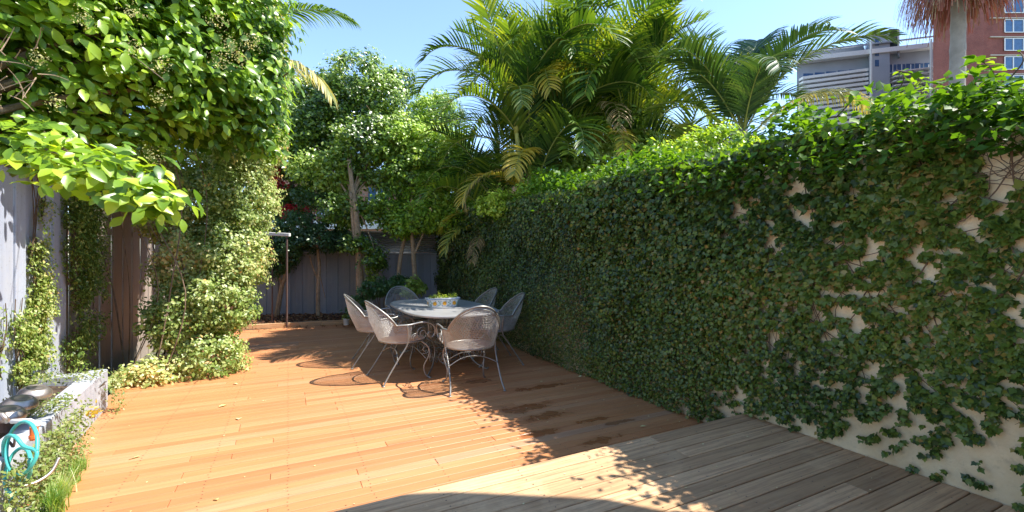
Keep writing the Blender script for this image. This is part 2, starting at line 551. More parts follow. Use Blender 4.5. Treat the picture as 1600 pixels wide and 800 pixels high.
lower = make_deck('lower_deck', M['deck'], EDGE + .012, 9.68, .0885, .0045, 0.0, -1.60, WALLX - .005, .022, (1.8, 4.2))
up_root = make_deck('upper_deck', M['old_deck'], EDGE - .116 * 34, EDGE, .116, .007, STEP, -2.6, WALLX - .008, .026, (2.5, 5.0))
b = MB(); b.box((.26, EDGE - .012, STEP / 2 - .014), (2.86, .012, STEP / 2 - .016), bev=.002)
b.build('fascia', M['old_deck'], up_root)
for root, ys, zt in ((lower, np.arange(EDGE + .3, 9.7, .45), -.0225), ):
    b = MB()
    for y in np.arange(-1.5, 3.2, .45):
        b.box((y, (EDGE + 9.65) / 2, -.075), (.022, (9.65 - EDGE) / 2, .05))
    b.build('joist', M['joist'], root, kind='stuff')
b = MB()
for x in np.arange(-2.5, 3.1, .45):
    b.box((x, -.0 + (EDGE - 4) / 2, STEP - .08), (.022, (EDGE + 3.9) / 2, .05))
b.build('joist', M['joist'], up_root, kind='stuff')

def screws(root, y0, y1, pitch, z, x0, x1, off):
    xs = np.arange(x0, x1, .45)
    rows = int(round((y1 - y0) / pitch))
    V, F = [], []
    for r_ in range(rows):
        for x in xs:
            for q in (.25, .75):
                n0 = len(V); cx = x + random.uniform(-.006, .006); cy = y0 + (r_ + q) * pitch
                for k in range(6): V.append((cx + .0042 * math.cos(k * PI / 3), cy + .0042 * math.sin(k * PI / 3), z + .0012))
                F += [(n0, n0 + k, n0 + k + 1) for k in range(1, 5)]
    o = link('screw', np_mesh('screw', np.array(V), np.array(F), np.zeros(len(V)), [M['screw']]), root, kind='stuff')
screws(lower, EDGE + .012, 9.68, .0885, 0.0, -1.35, 3.1, 0)
screws(up_root, 0.0, EDGE, .116, STEP, -.2, 3.1, 0)

# garden bed along the back fence
FA = np.array([-2.1, 11.75]); FB = np.array([3.3, 9.55])      # back fence line
edge_pts = [(-2.2, 9.78), (-.6, 9.72), (.6, 9.64), (1.25, 9.5), (1.9, 9.1), (2.5, 8.85), (3.1, 8.75)]
b = MB()
nrow = 6
vv = []
for i, (x, y) in enumerate(edge_pts):
    fy = FA[1] + (FB[1] - FA[1]) * (x - FA[0]) / (FB[0] - FA[0])
    for k in range(nrow + 1):
        q = k / nrow
        vv.append((x, y + (fy + .1 - y) * q, .05 + .05 * min(1, q * 3) + random.uniform(-.012, .012)))
ff = []
for i in range(len(edge_pts) - 1):
    for k in range(nrow):
        a = i * (nrow + 1) + k
        ff.append((a, a + nrow + 1, a + nrow + 2, a + 1))
b.add(vv, ff)
b.build('garden_bed', M['soil'], kind='structure')
t = empty('bed_edging', (edge_pts[0][0], edge_pts[0][1], 0))
tag(t, 'grey timber edging between the red deck and the back garden bed', 'edging')
for i in range(len(edge_pts) - 1):
    a = np.array(edge_pts[i]); c = np.array(edge_pts[i + 1]); mid = (a + c) / 2 - np.array(edge_pts[0])
    L = np.linalg.norm(c - a)
    bb = MB(); bb.box((0, 0, 0), (L / 2 - .003, .03, .045), bev=.004)
    bb.build('sleeper', M['old_deck'], t, loc=(mid[0], mid[1] - .03, .047), rot=(0, 0, math.atan2(c[1] - a[1], c[0] - a[0])))
# leaf litter on the bed and a little on the deck edge
n = 5200
u = rng.random(n); q = rng.random(n) ** 1.3
x = -2.1 + u * 5.2
ey = np.interp(x, [p[0] for p in edge_pts], [p[1] for p in edge_pts])
fy = FA[1] + (FB[1] - FA[1]) * (x - FA[0]) / (FB[0] - FA[0])
P = np.stack([x, ey - .22 * (rng.random(n) < .12) * rng.random(n) * 2 + (fy - ey) * q, np.where(q > .0, .108, .01)], 1)
on_deck = P[:, 1] < ey - .01
P[:, 2] = np.where(on_deck, .006, np.where(q < .33, .065 + q * .12, .108)) + rng.random(n) * .012
Nn = rng.normal(0, .4, (n, 3)); Nn[:, 2] = 1
me = leaf_mesh('leaf_litter', P, Nn, rng.normal(0, 1, (n, 3)), rng.uniform(.03, .07, n), T_TINY, M['litter'], rng.random(n))
tag(link('leaf_litter', me), 'brown fallen leaves covering the garden bed along the back fence', 'leaf litter', kind='stuff')

# ------------------------------------------------------------ right wall
root = empty('garden_wall', (WALLX + .1, 4.0, 0))
tag(root, 'cream rendered boundary wall overgrown with dark green ivy on the right', 'wall')
def wall_top(y): return 2.02 + .012 * y
b = MB()
ys = np.linspace(-3, 10.4, 60)
prof = [(-.1, -.2), (-.1, 1), (.1, 1), (.1, -.2)]
vv = []
for y in ys:
    zt = wall_top(y) + .012 * (vnoise(np.array([[y, 0, 0]]), 2)[0] - .5)
    for (dx, k) in prof:
        vv.append((dx + (.006 * (random.random() - .5)), y - 4, zt if k == 1 else -.2))
ff = []
for i in range(len(ys) - 1):
    for k in range(4):
        l = (k + 1) % 4
        ff.append((i * 4 + k, i * 4 + l, i * 4 + 4 + l, i * 4 + 4 + k))
b.add(vv, ff + [(0, 1, 2, 3)])
b.build('wall_face', M['render'], root)

# ivy over it -------------------------------------------------
ivy = empty('wall_ivy', (WALLX - .02, 4.0, 0))
tag(ivy, 'dense dark green ivy covering the cream wall from its top down to the decks', 'ivy')
def thick(y):          # how far the ivy stands off the wall
    return np.interp(y, [0, 1.5, 2.2, 3.2, 4.5, 10], [.05, .05, .07, .16, .2, .22])
n = 185000
u = rng.random(n)
Y = .3 + 9.6 * u ** 1.55
Z = rng.random(n) * 2.22
Pn = np.stack([np.zeros(n), Y, Z], 1)
floor = np.where(Y < EDGE, STEP, 0.0)
hz = (Z - floor)
ns = .20 * vnoise(Pn, 1.6) + .24 * vnoise(Pn, 6, 7) + .62 * vnoise(Pn, 23, 3)
dens = np.interp(Y, [0, 1.2, 2.2, 2.9, 3.6, 10], [.565, .575, .61, .80, 1.3, 1.6])
# thins out towards the deck in the near part
low = np.interp(Y, [.7, 1.2, 1.65, 2.2, 2.8], [.5, .34, .2, .08, 0.0])
dens = dens - np.clip((low + .12 * (vnoise(Pn, 3, 5) - .5) - hz) / np.maximum(low, .05), 0, 1) * .30 * (low > 0)
# bare patch high up close to the camera
dens -= np.clip((1.0 - Y) / .15, 0, 1) * np.clip((Z - 1.72) / .12, 0, 1) * .5
keep = (ns < dens) & (hz > .015) & (Z < wall_top(Y) + .08 + .12 * vnoise(Pn, 2.5, 2))
Y, Z, ns = Y[keep], Z[keep], ns[keep]
n = len(Y)
off = thick(Y) * (.15 + .85 * rng.random(n)) * (.25 + 1.1 * vnoise(np.stack([Y * 0, Y, Z], 1), 2.2, 9) + .5 * vnoise(np.stack([Y * 0, Y, Z], 1), 7, 4))
off *= np.clip((Z + .15) / .5, .5, 1)
P = np.stack([WALLX - .012 - off, Y, Z], 1) - np.array(ivy.location)
Nn = np.stack([-np.ones(n), rng.normal(-.15, .65, n), rng.normal(.5, .6, n)], 1)
D = np.stack([rng.normal(-.1, .2, n), rng.normal(0, .55, n), rng.normal(-.8, .5, n)], 1)
hh = Z / 2.1
sz = (.023 + .022 * hh) * rng.uniform(.65, 1.3, n) * np.interp(Y, [0, 2, 4, 10], [1.05, .95, .95, 1.35])
tint = np.clip(.28 + .5 * (vnoise(P, 1.8, 4) - .5) + rng.normal(0, .26, n) + .5 * (rng.random(n) < .09), 0, 1)
big = np.where((P[:, 1] + 4 < 2.2) & (sz > .042))[0]
big = rng.permutation(big)[:300]
rest = np.ones(n, bool); rest[big] = False
farl = rest & (P[:, 1] + 4 > 4.2)
rest = rest & ~farl
me = leaf_mesh('ivy_foliage', P[rest], Nn[rest], D[rest], sz[rest], T_IVY, M['ivy'], tint[rest])
link('ivy_foliage', me, ivy, kind='stuff')
me = leaf_mesh('ivy_foliage', P[farl], Nn[farl], D[farl], sz[farl], T_SMALL, M['ivy'], tint[farl])
link('ivy_foliage', me, ivy, kind='stuff')
leaf_objects(ivy, P[big], Nn[big], D[big], sz[big] * 1.1, unit_leaf('leaf', T_IVY, M['ivy']))
# stems over the wall face
b = MB()
for i in range(90):
    y = random.uniform(.4, 4.0); z = random.uniform(1.2, 2.0) if i % 3 else wall_top(y)
    pts = []
    a = random.uniform(-.5, .5)
    while z > (STEP if y < EDGE else 0) + random.uniform(.05, .5) and len(pts) < 26 and .2 < y < 5:
        pts.append((-.098 - .012, y - 4 + .0, z))
        a += random.uniform(-.5, .5); a = max(-1.3, min(1.3, a))
        y += .09 * math.sin(a); z -= .09 * math.cos(a)
    if len(pts) > 3:
        r = random.uniform(.0015, .005)
        b.tube([(p[0] + .1 + .0, p[1], p[2]) for p in pts], [r * (1 - .6 * k / len(pts)) for k in range(len(pts))], 4)
for i in range(26):   # fine runners over the bare top corner
    y = random.uniform(.5, 1.3); z = 2.0
    pts = []; a = random.uniform(-1, 1)
    for k in range(16):
        pts.append((-.012, y - 4, z)); a += random.uniform(-.6, .6); y += .035 * math.sin(a); z -= .035 * math.cos(a) * .8
    b.tube(pts, .0022, 4)
b.build('stem', M['vine'], ivy, loc=(0, 0, 0), kind='stuff')

# bright leafy crest along the wall top -----------------------
crest = empty('flowering_vine', (WALLX + .1, 3.0, 2.0))
tag(crest, 'bright lime green leafy vine growing up along the top of the ivy wall', 'vine')
n = 26000
Y = .2 + 8.0 * rng.random(n) ** 1.5
hmax = np.interp(Y, [0, .8, 1.1, 1.35, 1.7, 2.1, 2.6, 3.2, 4.5, 6, 9], [.20, .22, .26, .30, .34, .36, .34, .30, .32, .34, .3])
hmax = hmax * (.35 + 1.25 * vnoise(np.stack([Y * 0, Y, Y * 0], 1), 3.1, 2)) * (.75 + .5 * vnoise(np.stack([Y * 0, Y, Y * 0], 1), 9, 8))
zz = rng.random(n) ** 1.1
X = rng.normal(.12, .17, n)
Z = 2.0 - .12 + (hmax + .12) * zz
P = np.stack([WALLX + X, Y, Z], 1) - np.array(crest.location)
k = rng.permutation(np.arange(n))
Nn = rng.normal(0, .6, (n, 3)); Nn[:, 2] += .9; Nn[:, 0] -= .25
D = rng.normal(0, .7, (n, 3)); D[:, 2] += .1
sz = rng.uniform(.035, .075, n) * np.interp(zz, [0, 1], [.9, 1.15])
tint = np.clip(.35 + .5 * zz * rng.random(n) + .4 * (vnoise(P, 2.2) - .5), 0, 1)
near = np.where((P[:, 1] + 3 < 2.4) & (sz > .055))[0]
big = rng.permutation(near)[:230]
rest = np.ones(n, bool); rest[big] = False
link('vine_foliage', leaf_mesh('vine_foliage', P[rest], Nn[rest], D[rest], sz[rest], T_SMALL, M['ivy_bright'], tint[rest]), crest, kind='stuff')
leafme = unit_leaf('leaf', T_BIG, M['ivy_bright'])
leaf_objects(crest, P[big], Nn[big], D[big], sz[big] * 1.25, leafme)
# tall shoots with big leaves
def shoot(root, base, tip, nl, size, me, mat):
    base = Vector(base); tip = Vector(tip)
    mid = (base + tip) / 2 + Vector((random.uniform(-.05, .05), random.uniform(-.08, .08), .04))
    pts = spline([base, mid, tip], 8)
    b = MB(); b.tube(pts, [.005 * (1 - .6 * i / len(pts)) for i in range(len(pts))], 5)
    b.build('stem', mat, root)
    Pp, Nn, Dd, Ss = [], [], [], []
    for i in range(nl):
        q = .25 + .75 * (i + .5) / nl
        p = pts[min(len(pts) - 1, int(q * (len(pts) - 1)))]
        a = i * 2.4 + random.uniform(-.4, .4)
        d = Vector((math.cos(a), math.sin(a), random.uniform(.0, .7)))
        Pp.append(p); Dd.append(d); Nn.append((random.uniform(-.4, .4), random.uniform(-.4, .4), 1)); Ss.append(size * random.uniform(.7, 1.15) * (1 - .3 * q))
    leaf_objects(root, np.array(Pp), np.array(Nn), np.array(Dd), np.array(Ss), me)
for (px0, py0, px1, py1, d, nl, sz_) in ((1530, 190, 1520, 88, 2.4, 26, .10), (1500, 190, 1465, 135, 2.5, 12, .08), (1590, 190, 1590, 140, 2.25, 10, .09), (1420, 190, 1445, 120, 2.7, 14, .075), (1540, 160, 1590, 78, 2.4, 5, .05)):
    o = np.array(crest.location)
    shoot(crest, at(px0, py0, d) - o, at(px1, py1, d) - o, nl, sz_, leafme, M['vine'])
# vine climbing over a fallen stem, arching out at the middle of the crest
for (px0, py0, px1, py1, d) in ((1370, 180, 1405, 110, 2.95), (1400, 110, 1440, 150, 2.9), (1300, 190, 1330, 150, 3.2), (1250, 200, 1262, 168, 3.4)):
    o = np.array(crest.location)
    shoot(crest, at(px0, py0, d) - o, at(px1, py1, d) - o, 12, .065, leafme, M['vine'])

# ------------------------------------------------------------ foliage from blobs
def blob_leaves(blobs, n, size, clump=.22, per=38, shell=.55, up=.5, seed=0, gap=.30):
    """points in clumps spread over a set of ellipsoids"""
    r = np.random.default_rng(100 + seed)
    vol = np.array([max(b[3] * b[4], b[4] * b[5], b[3] * b[5]) for b in blobs]); vol = vol / vol.sum()
    Ps, Ns = [], []
    for b, w in zip(blobs, vol):
        nc = max(4, int(n * w / per))
        v = nrm(r.normal(0, 1, (nc, 3)))
        rad = shell + (1 - shell) * r.random(nc) ** .6
        cc = np.array(b[:3]) + v * rad[:, None] * np.array(b[3:6]) * (1 + .22 * (vnoise(v * 1.7 + np.array(b[:3]), 1.6, seed) - .5) * 2)[:, None]
        keep = vnoise(cc, 2.1, seed + 3) > gap
        cc = cc[keep]; v = v[keep]
        k = len(cc)
        if k == 0: continue
        w2 = nrm(r.normal(0, 1, (k * per, 3)))
        cs = np.repeat(clump * r.uniform(.6, 1.3, k), per)
        q = np.repeat(cc, per, 0) + w2 * (cs * r.random(k * per) ** .5)[:, None] * np.array([1, 1, .75])
        Ps.append(q); Ns.append(w2 * .55 + np.repeat(v, per, 0) * .35 + np.array([.5, -.5, up]))
    P = np.concatenate(Ps); Nn = np.concatenate(Ns)
    m = len(P)
    Nn = Nn + r.normal(0, .35, (m, 3))
    D = r.normal(0, .8, (m, 3)) + nrm(Nn) * .2; D[:, 2] -= .35
    sz = r.uniform(size * .65, size * 1.25, m)
    tint = np.clip(.42 + .75 * (vnoise(P, 1.5, seed) - .5) + r.normal(0, .24, m), 0, 1)
    return P, Nn, D, sz, tint

def limb(b, pts, r0, r1, n=7, k=6):
    s = spline(pts, k)
    b.tube(s, [r0 + (r1 - r0) * i / (len(s) - 1) for i in range(len(s))], n)

# left hedge of climbing fig over the fence ------------------
hedge = empty('climber_hedge', (-1.3, 6.2, 0))
tag(hedge, 'tall sprawling climber hedge with small pale green leaves spilling onto the deck', 'hedge')
hb = []
for (px, py, d, rx, ry, rz) in ((330, 560, 5.35, .33, .45, .33), (250, 595, 5.0, .42, .3, .24), (200, 610, 4.75, .2, .2, .16), (345, 470, 5.6, .38, .5, .45), (290, 500, 5.4, .42, .4, .4), (365, 400, 5.9, .42, .6, .5),
                                (300, 420, 5.8, .42, .6, .5), (375, 310, 6.1, .45, .7, .55), (300, 330, 6.2, .5, .7, .45), (385, 220, 6.1, .48, .7, .6), (395, 120, 6.2, .45, .7, .6), (380, 30, 6.3, .55, .7, .7), (300, 230, 6.6, .6, .8, .6), (270, 350, 6.4, .3, .5, .3)):
    p = at(px, py, d); hb.append((p[0], p[1], p[2], rx, ry, rz))
P, Nn, D, sz, tint = blob_leaves(hb, 120000, .048, .12, 30, .62, .35, 11, .06)
ok = (P[:, 2] > .02) & (P[:, 0] > -2.2)
P, Nn, D, sz, tint = P[ok], Nn[ok], D[ok], sz[ok], tint[ok]
o = np.array(hedge.location)
link('hedge_foliage', leaf_mesh('hedge_foliage', P - o, Nn, D, sz, T_SMALL, M['hedge'], tint), hedge, kind='stuff')
b = MB()
for i in range(12):
    x = random.uniform(-.45, .15); y = random.uniform(-.2, .9)
    limb(b, [(x, y, 0), (x + random.uniform(-.2, .3), y + random.uniform(-.2, .2), 1.0), (x + random.uniform(-.3, .4), y + random.uniform(-.3, .3), 2.2), (x + random.uniform(-.4, .4), y, 3.3)], random.uniform(.005, .012), .004, 5)
b.build('stem', M['bark'], hedge, kind='stuff')

# big-leaved tree overhanging at the top left ----------------
tr = empty('overhanging_tree', (-2.9, 4.0, -.2))
tag(tr, 'large tree with broad glossy lime green leaves overhanging the left fence', 'tree')
tb = []
for (px, py, d, rx, ry, rz) in ((40, 110, 3.6, .45, .7, .4), (150, 60, 3.9, .7, .7, .5), (210, 130, 4.3, .65, .7, .42), (300, 90, 4.6, .7, .8, .6), (330, 185, 4.9, .5, .6, .32), (60, 10, 3.7, .8, .8, .6), (230, -10, 4.4, .9, .8, .7), (355, 10, 4.7, .6, .7, .6),
                                (100, 185, 3.9, .3, .5, .22), (200, 215, 4.4, .5, .5, .24), (25, 215, 3.6, .4, .5, .18), (70, 235, 3.1, .2, .22, .12), (125, 262, 2.95, .18, .2, .10), (180, 280, 2.9, .16, .18, .09), (225, 300, 2.85, .12, .15, .08), (262, 318, 2.8, .07, .09, .05), (-90, 100, 3.6, .8, .8, .7), (395, 140, 5.0, .32, .6, .55), (395, 60, 5.0, .35, .6, .6), (415, 200, 5.2, .2, .4, .3), (120, -140, 3.8, 1.0, 1.0, .6)):
    p = at(px, py, d); tb.append((p[0], p[1], p[2], rx, ry, rz))
P, Nn, D, sz, tint = blob_leaves(tb, 27000, .112, .2, 16, .5, .75, 21, .15)
o = np.array(tr.location)
D[:, 2] += .15
depth = (P - np.array([0, 0, 0])) @ FW
big = np.argsort(depth + rng.random(len(P)) * .5)[:240]
big = big[:240]
rest = np.ones(len(P), bool); rest[big] = False
link('foliage', leaf_mesh('foliage', P[rest] - o, Nn[rest], D[rest], sz[rest], T_BIG, M['lime'], tint[rest]), tr, kind='stuff')
lm = unit_leaf('leaf', T_BIG, M['lime'])
leaf_objects(tr, P[big] - o, Nn[big], D[big], sz[big], lm)
# drooping branch
brs = [[at(30, 225, 3.1), at(95, 240, 3.0), at(160, 265, 2.95), at(215, 285, 2.9), at(265, 310, 2.85)],
       [at(60, 200, 3.1), at(120, 250, 3.0), at(150, 285, 2.95)], [at(150, 250, 2.95), at(200, 270, 2.9), at(235, 330, 2.85)]]
b = MB()
Pp, Nq, Dq, Sq = [], [], [], []
for pts in brs:
    s = spline([Vector(p) - Vector(o) for p in pts], 8)
    b.tube(s, [.012 * (1 - .7 * i / len(s)) for i in range(len(s))], 5)
    for i in range(2, len(s)):
        for k in range(3):
            a = random.uniform(0, 2 * PI)
            Pp.append(np.array(s[i]) + np.array([random.uniform(-.09, .09) for _ in range(3)]))
            dd = Vector((math.cos(a), math.sin(a), random.uniform(-.6, .5))) + (s[i] - s[i - 1]).normalized() * .6
            Dq.append(dd); Nq.append((random.uniform(-.9, .9), random.uniform(-1.2, .4), 1)); Sq.append(random.uniform(.06, .115))
link('branch_foliage', leaf_mesh('branch_foliage', np.array(Pp), np.array(Nq), np.array(Dq), np.array(Sq), T_BIG, M['lime'], rng.uniform(.15, .75, len(Pp))), tr, kind='stuff')
# trunk, limbs
limb(b, [(0, 0, 0), (.1, .1, 1.2), (.3, .2, 2.3), (.5, .1, 3.2)], .10, .05, 10)
for q in tb:
    if q[3] < .21: continue
    c = Vector(q[:3]) - Vector(o)
    limb(b, [(.25, .18, 2.1), (Vector((.3, .2, 2.3)) * .5 + c * .5) + Vector((0, 0, .1)), c, c + Vector((random.uniform(.1, .4), random.uniform(-.4, .2), random.uniform(-.1, .3)))], .032, .006, 6)
for i in range(120):
    q = random.choice([q_ for q_ in tb if q_[3] > .21]); c = Vector(q[:3]) - Vector(o)
    e = c + Vector((random.uniform(-1, 1) * q[3], random.uniform(-1, 1) * q[4], random.uniform(-1, 1) * q[5]))
    limb(b, [c, (c + e) / 2 + Vector((0, 0, .04)), e], .007, .003, 4, 3)
b.build('trunk', M['bark'], tr)
# pale bare twigs at the left edge
b = MB()
for i in range(34):
    p0 = Vector(at(random.uniform(-40, 60), random.uniform(70, 190), 2.9)) - Vector(o)
    p1 = p0 + Vector((random.uniform(-.15, .2), random.uniform(-.2, .1), random.uniform(-.2, .18)))
    limb(b, [p0, (p0 + p1) / 2 + Vector((0, .02, .02)), p1], .004, .0015, 4, 3)
b.build('twig', M['tan_bark'], tr, kind='stuff')
# blossom clusters
ctr = [at(px, py, 3.05) for (px, py) in ((215, 75), (250, 100), (90, 160), (345, 95), (205, 20), (340, 30), (360, 70), (395, 65), (250, 150), (60, 90), (130, 30), (240, 245), (375, 90))]
Pp, Nq = [], []
for c in ctr:
    v = rng.normal(0, .035, (90, 3)); Pp.append(np.array(c) + v - o); Nq.append(v)
Pp = np.concatenate(Pp); Nq = np.concatenate(Nq)
link('blossom', leaf_mesh('blossom', Pp, Nq, rng.normal(0, 1, Pp.shape), rng.uniform(.008, .017, len(Pp)), T_TINY, M['blossom'], rng.random(len(Pp))), tr, kind='stuff')

# dark shrubs behind the side fence
nb = empty('boundary_shrub', (-3.0, 6.0, -.2)); tag(nb, 'dark bushy shrub behind the side fence under the overhanging tree', 'shrub')
bl = [tuple(at(px, py, d)) + (rx, rx, rz) for (px, py, d, rx, rz) in ((60, 240, 5.3, .5, .4), (130, 265, 5.8, .5, .45), (190, 285, 6.3, .5, .45), (100, 200, 5.8, .6, .4), (180, 225, 6.2, .6, .4), (-20, 210, 5.2, .6, .5), (240, 250, 6.8, .6, .5), (230, 320, 7.0, .4, .4))]
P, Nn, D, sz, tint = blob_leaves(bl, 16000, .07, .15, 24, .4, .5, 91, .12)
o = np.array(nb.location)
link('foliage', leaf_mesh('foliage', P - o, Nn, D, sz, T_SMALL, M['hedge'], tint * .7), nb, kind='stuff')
b = MB()
for q in bl:
    c = Vector(q[:3]) - Vector(o); limb(b, [(0, 0, 0), c * .5 + Vector((0, 0, .2)), c], .03, .01, 6)
b.build('stem', M['bark'], nb, kind='stuff')

# ------------------------------------------------------------ left fence, planter
FX = -1.95
fence = empty('side_fence', (FX, 2.2, 0))
tag(fence, 'blue grey painted board fence along the left side with a dark top rail', 'fence')
meshes = []
for k in range(2):
    bb = MB(); bb.box((0, 0, 0), (.009, .074, 1.17), bev=.003); meshes.append(bb.mesh('board', M['fence']))
bb = MB(); bb.box((0, 0, 0), (.009, .10, 1.15), bev=.003); brown = bb.mesh('board', M['brown_fence'])
y = 2.2
i = 0
while y < 5.9:
    link('board', meshes[i % 2], fence, (-.012 * (i % 2), y - 2.2, .92 + random.uniform(-.006, .006)), (0, 0, random.uniform(-.012, .012)))
    y += .158; i += 1
bb = MB(); bb.box((-.02, 1.85, 2.105), (.045, 1.95, .018), bev=.005); bb.build('top_rail', M['cap'], fence)
bb = MB()
for z in (.5, 1.1, 1.75): bb.box((-.045, 1.85, z), (.02, 1.9, .04))
bb.build('rail', M['fence'], fence)
for y in (.1, 1.9, 3.8):
    bb = MB(); bb.box((-.11, y, .95), (.04, .05, 1.2), bev=.004); bb.build('post', M['fence'], fence)
fence2 = empty('timber_fence', (FX - .1, 6.0, 0))
tag(fence2, 'brown weathered board fence in the gap beside the climber hedge', 'fence')
y = 5.95; i = 0
while y < 11.8:
    link('board', brown, fence2, (-.012 * (i % 2), y - 6.0, .90 + random.uniform(-.01, .01)), (random.uniform(-.01, .01), 0, random.uniform(-.02, .02)))
    y += .212; i += 1
bb = MB()
for z in (.5, 1.7): bb.box((-.045, 2.9, z), (.02, 2.9, .04))
bb.build('rail', M['brown_fence'], fence2)

# climbers on the side fence
def climber(name, label, spots, n, size, mat, loc, depth=.1, seed=0):
    """spots: (y, z, ry, rz) patches on the fence face"""
    root = empty(name, loc)
    tag(root, label, 'climber', 'climbers on the left fence')
    r = np.random.default_rng(seed)
    area = np.array([s[2] * s[3] for s in spots]); area = area / area.sum()
    Ps = []
    for s, a in zip(spots, area):
        m = int(n * a)
        th = r.random(m) * 2 * PI; q = r.random(m) ** .5
        Ps.append(np.stack([.012 + depth * r.random(m) ** 1.5, s[0] + np.cos(th) * q * s[2], s[1] + np.sin(th) * q * s[3]], 1))
    P = np.concatenate(Ps)
    keep = vnoise(P, 5.0, seed) > .34
    P = P[keep]; m = len(P)
    P[:, 0] += FX - loc[0]; P[:, 1] -= loc[1]; P[:, 2] -= loc[2]
    Nn = r.normal(0, .45, (m, 3)); Nn[:, 0] += 1; Nn[:, 2] += .4
    D = r.normal(0, .6, (m, 3)); D[:, 2] -= .6
    link('foliage', leaf_mesh('foliage', P, Nn, D, r.uniform(size * .6, size * 1.3, m), T_SMALL, mat, np.clip(.4 + r.normal(0, .25, m), 0, 1)), root, kind='stuff')
    b = MB()
    for s in spots:
        for k in range(3):
            y0 = s[0] + random.uniform(-.6, .6) * s[2]
            limb(b, [(FX + .02 - loc[0], y0 - loc[1], s[1] - s[3] - loc[2]), (FX + .03 - loc[0], y0 + random.uniform(-.08, .08) - loc[1], s[1] - loc[2]), (FX + .02 - loc[0], y0 + random.uniform(-.1, .1) - loc[1], s[1] + s[3] - loc[2])], .006, .003, 4, 5)
    b.build('stem', M['vine'], root, kind='stuff')
climber('fence_climber', 'narrow climber with small reddish leaves over the left fence, nearer the hose', [(5.22, 1.75, .13, .4), (5.25, 1.2, .13, .35), (5.1, .75, .26, .3), (5.35, .95, .15, .3), (5.15, .5, .3, .2), (5.25, 1.95, .2, .25)], 8000, .032, M['hedge'], (FX, 5.2, .3), .1, 1)
climber('fence_climber', 'broad dense curtain of climber beside the brown fence boards', [(6.1, 1.8, .38, .45), (6.15, 1.25, .3, .4), (6.25, .8, .35, .4), (6.4, 1.4, .3, .6), (6.0, .45, .3, .2), (6.2, 2.0, .4, .3), (6.0, 1.5, .3, .4)], 15000, .034, M['hedge'], (FX, 6.1, .3), .14, 2)
climber('fence_climber', 'small wisp of climber low on the nearest blue grey boards', [(4.72, .85, .05, .18), (4.7, .6, .05, .12)], 110, .03, M['hedge'], (FX, 4.7, .4), .04, 3)

# raised planter kerb
pl = empty('planter_kerb', (-1.42, 4.2, 0))
tag(pl, 'low blue grey rendered retaining kerb of the raised planting bed on the left', 'retaining wall')
bb = MB()
x0, x1 = -1.26, -1.50       # the kerb runs slightly outward to the back
ang = math.atan2(x1 - x0, -(5.30 - 3.0))
L = math.hypot(x1 - x0, 2.6)
bb.box((-1.40 + 1.42 - .06, 0, .15), (.07, 1.18, .195), rz=.085, bev=.008)
bb.build('kerb_face', M['kerb'], pl)
bb = MB(); bb.box((-.36, 1.13, .14), (.24, .06, .19), bev=.006); bb.build('end_wall', M['kerb'], pl)
sheet('planter_soil', -1.93, 2.9, -1.46, 5.26, .26, M['soil'], 6, 20, .06)
sheet('path', -2.4, 1.6, -1.14, 3.42, .0045, M['concrete'])

# ground cover spilling over the kerb
gc = empty('trailing_groundcover', (-1.4, 3.8, .3))
tag(gc, 'trailing small leaved groundcover spilling over the planter kerb behind the hose', 'plant')
n = 9000
Y = rng.uniform(2.95, 5.25, n)
q = rng.random(n)
nz = vnoise(np.stack([Y * 0, Y, q * .7], 1), 4, 4)
cov = np.interp(Y, [2.9, 3.6, 4.15, 4.35, 4.75, 4.95, 5.25], [.62, .6, .55, .30, .12, .45, .8])
X = -1.345 - .085 * (Y - 4.2)
side = q < .6
cov = np.where(side, cov, cov * .72)
Z = np.where(side, .36 * rng.random(n) ** .8, .36 + .05 * rng.random(n))
X = np.where(side, X + .02 + .09 * rng.random(n) * (1.1 - Z), X - .5 * rng.random(n))
keep = (nz < cov) & (X > FX + .02)
P = np.stack([X, Y, Z], 1)[keep] - np.array(gc.location)
sd = side[keep]; m = len(P)
Nn = rng.normal(0, .45, (m, 3)); Nn[:, 0] += np.where(sd, .8, .1); Nn[:, 2] += .6
D = rng.normal(0, .7, (m, 3))
link('foliage', leaf_mesh('foliage', P, Nn, D, rng.uniform(.016, .034, m), T_SMALL, M['cover'], np.clip(.35 + rng.normal(0, .22, m), 0, 1)), gc, kind='stuff')
P = np.array([-1.18, 4.0, .33]) + rng.normal(0, .018, (40, 3)) - np.array(gc.location)
link('flower', leaf_mesh('flower', P, rng.normal(0, 1, P.shape), rng.normal(0, 1, P.shape), np.full(40, .03), T_SMALL, M['palm_yellow'], np.full(40, 1.0)), gc)
# grass tufts
def tuft(x, y, z, nb, h, label):
    a = rng.random(nb) * 2 * PI
    lean = rng.uniform(.1, .75, nb)
    segs = 4
    V, F = [], []
    for i in range(nb):
        bx = rng.normal(0, .02); by = rng.normal(0, .02)
        d = np.array([math.cos(a[i]), math.sin(a[i])]); hh = h * rng.uniform(.6, 1.1); w = .0035
        pn = np.array([-d[1], d[0]])
        base = len(V)
        for s_ in range(segs + 1):
            q = s_ / segs
            c = np.array([bx, by]) + d * lean[i] * hh * q ** 1.6
            zz_ = hh * q * (1 - .45 * lean[i] * q)
            ww = w * (1 - q * .9)
            V.append((*(c + pn * ww), zz_)); V.append((*(c - pn * ww), zz_))
        for s_ in range(segs):
            k = base + s_ * 2
            F.append((k, k + 1, k + 3)); F.append((k, k + 3, k + 2))
    me = np_mesh('grass_tuft', np.array(V), np.array(F), np.repeat(rng.random(nb), (segs + 1) * 2), [M['grass']])
    tag(link('grass_tuft', me, None, (x, y, z)), label, 'grass tuft', 'grass tufts along the planter')
tuft(-1.14, 3.28, 0, 260, .19, 'long bladed pale green grass tuft on the corner of the path, nearest of the tufts')
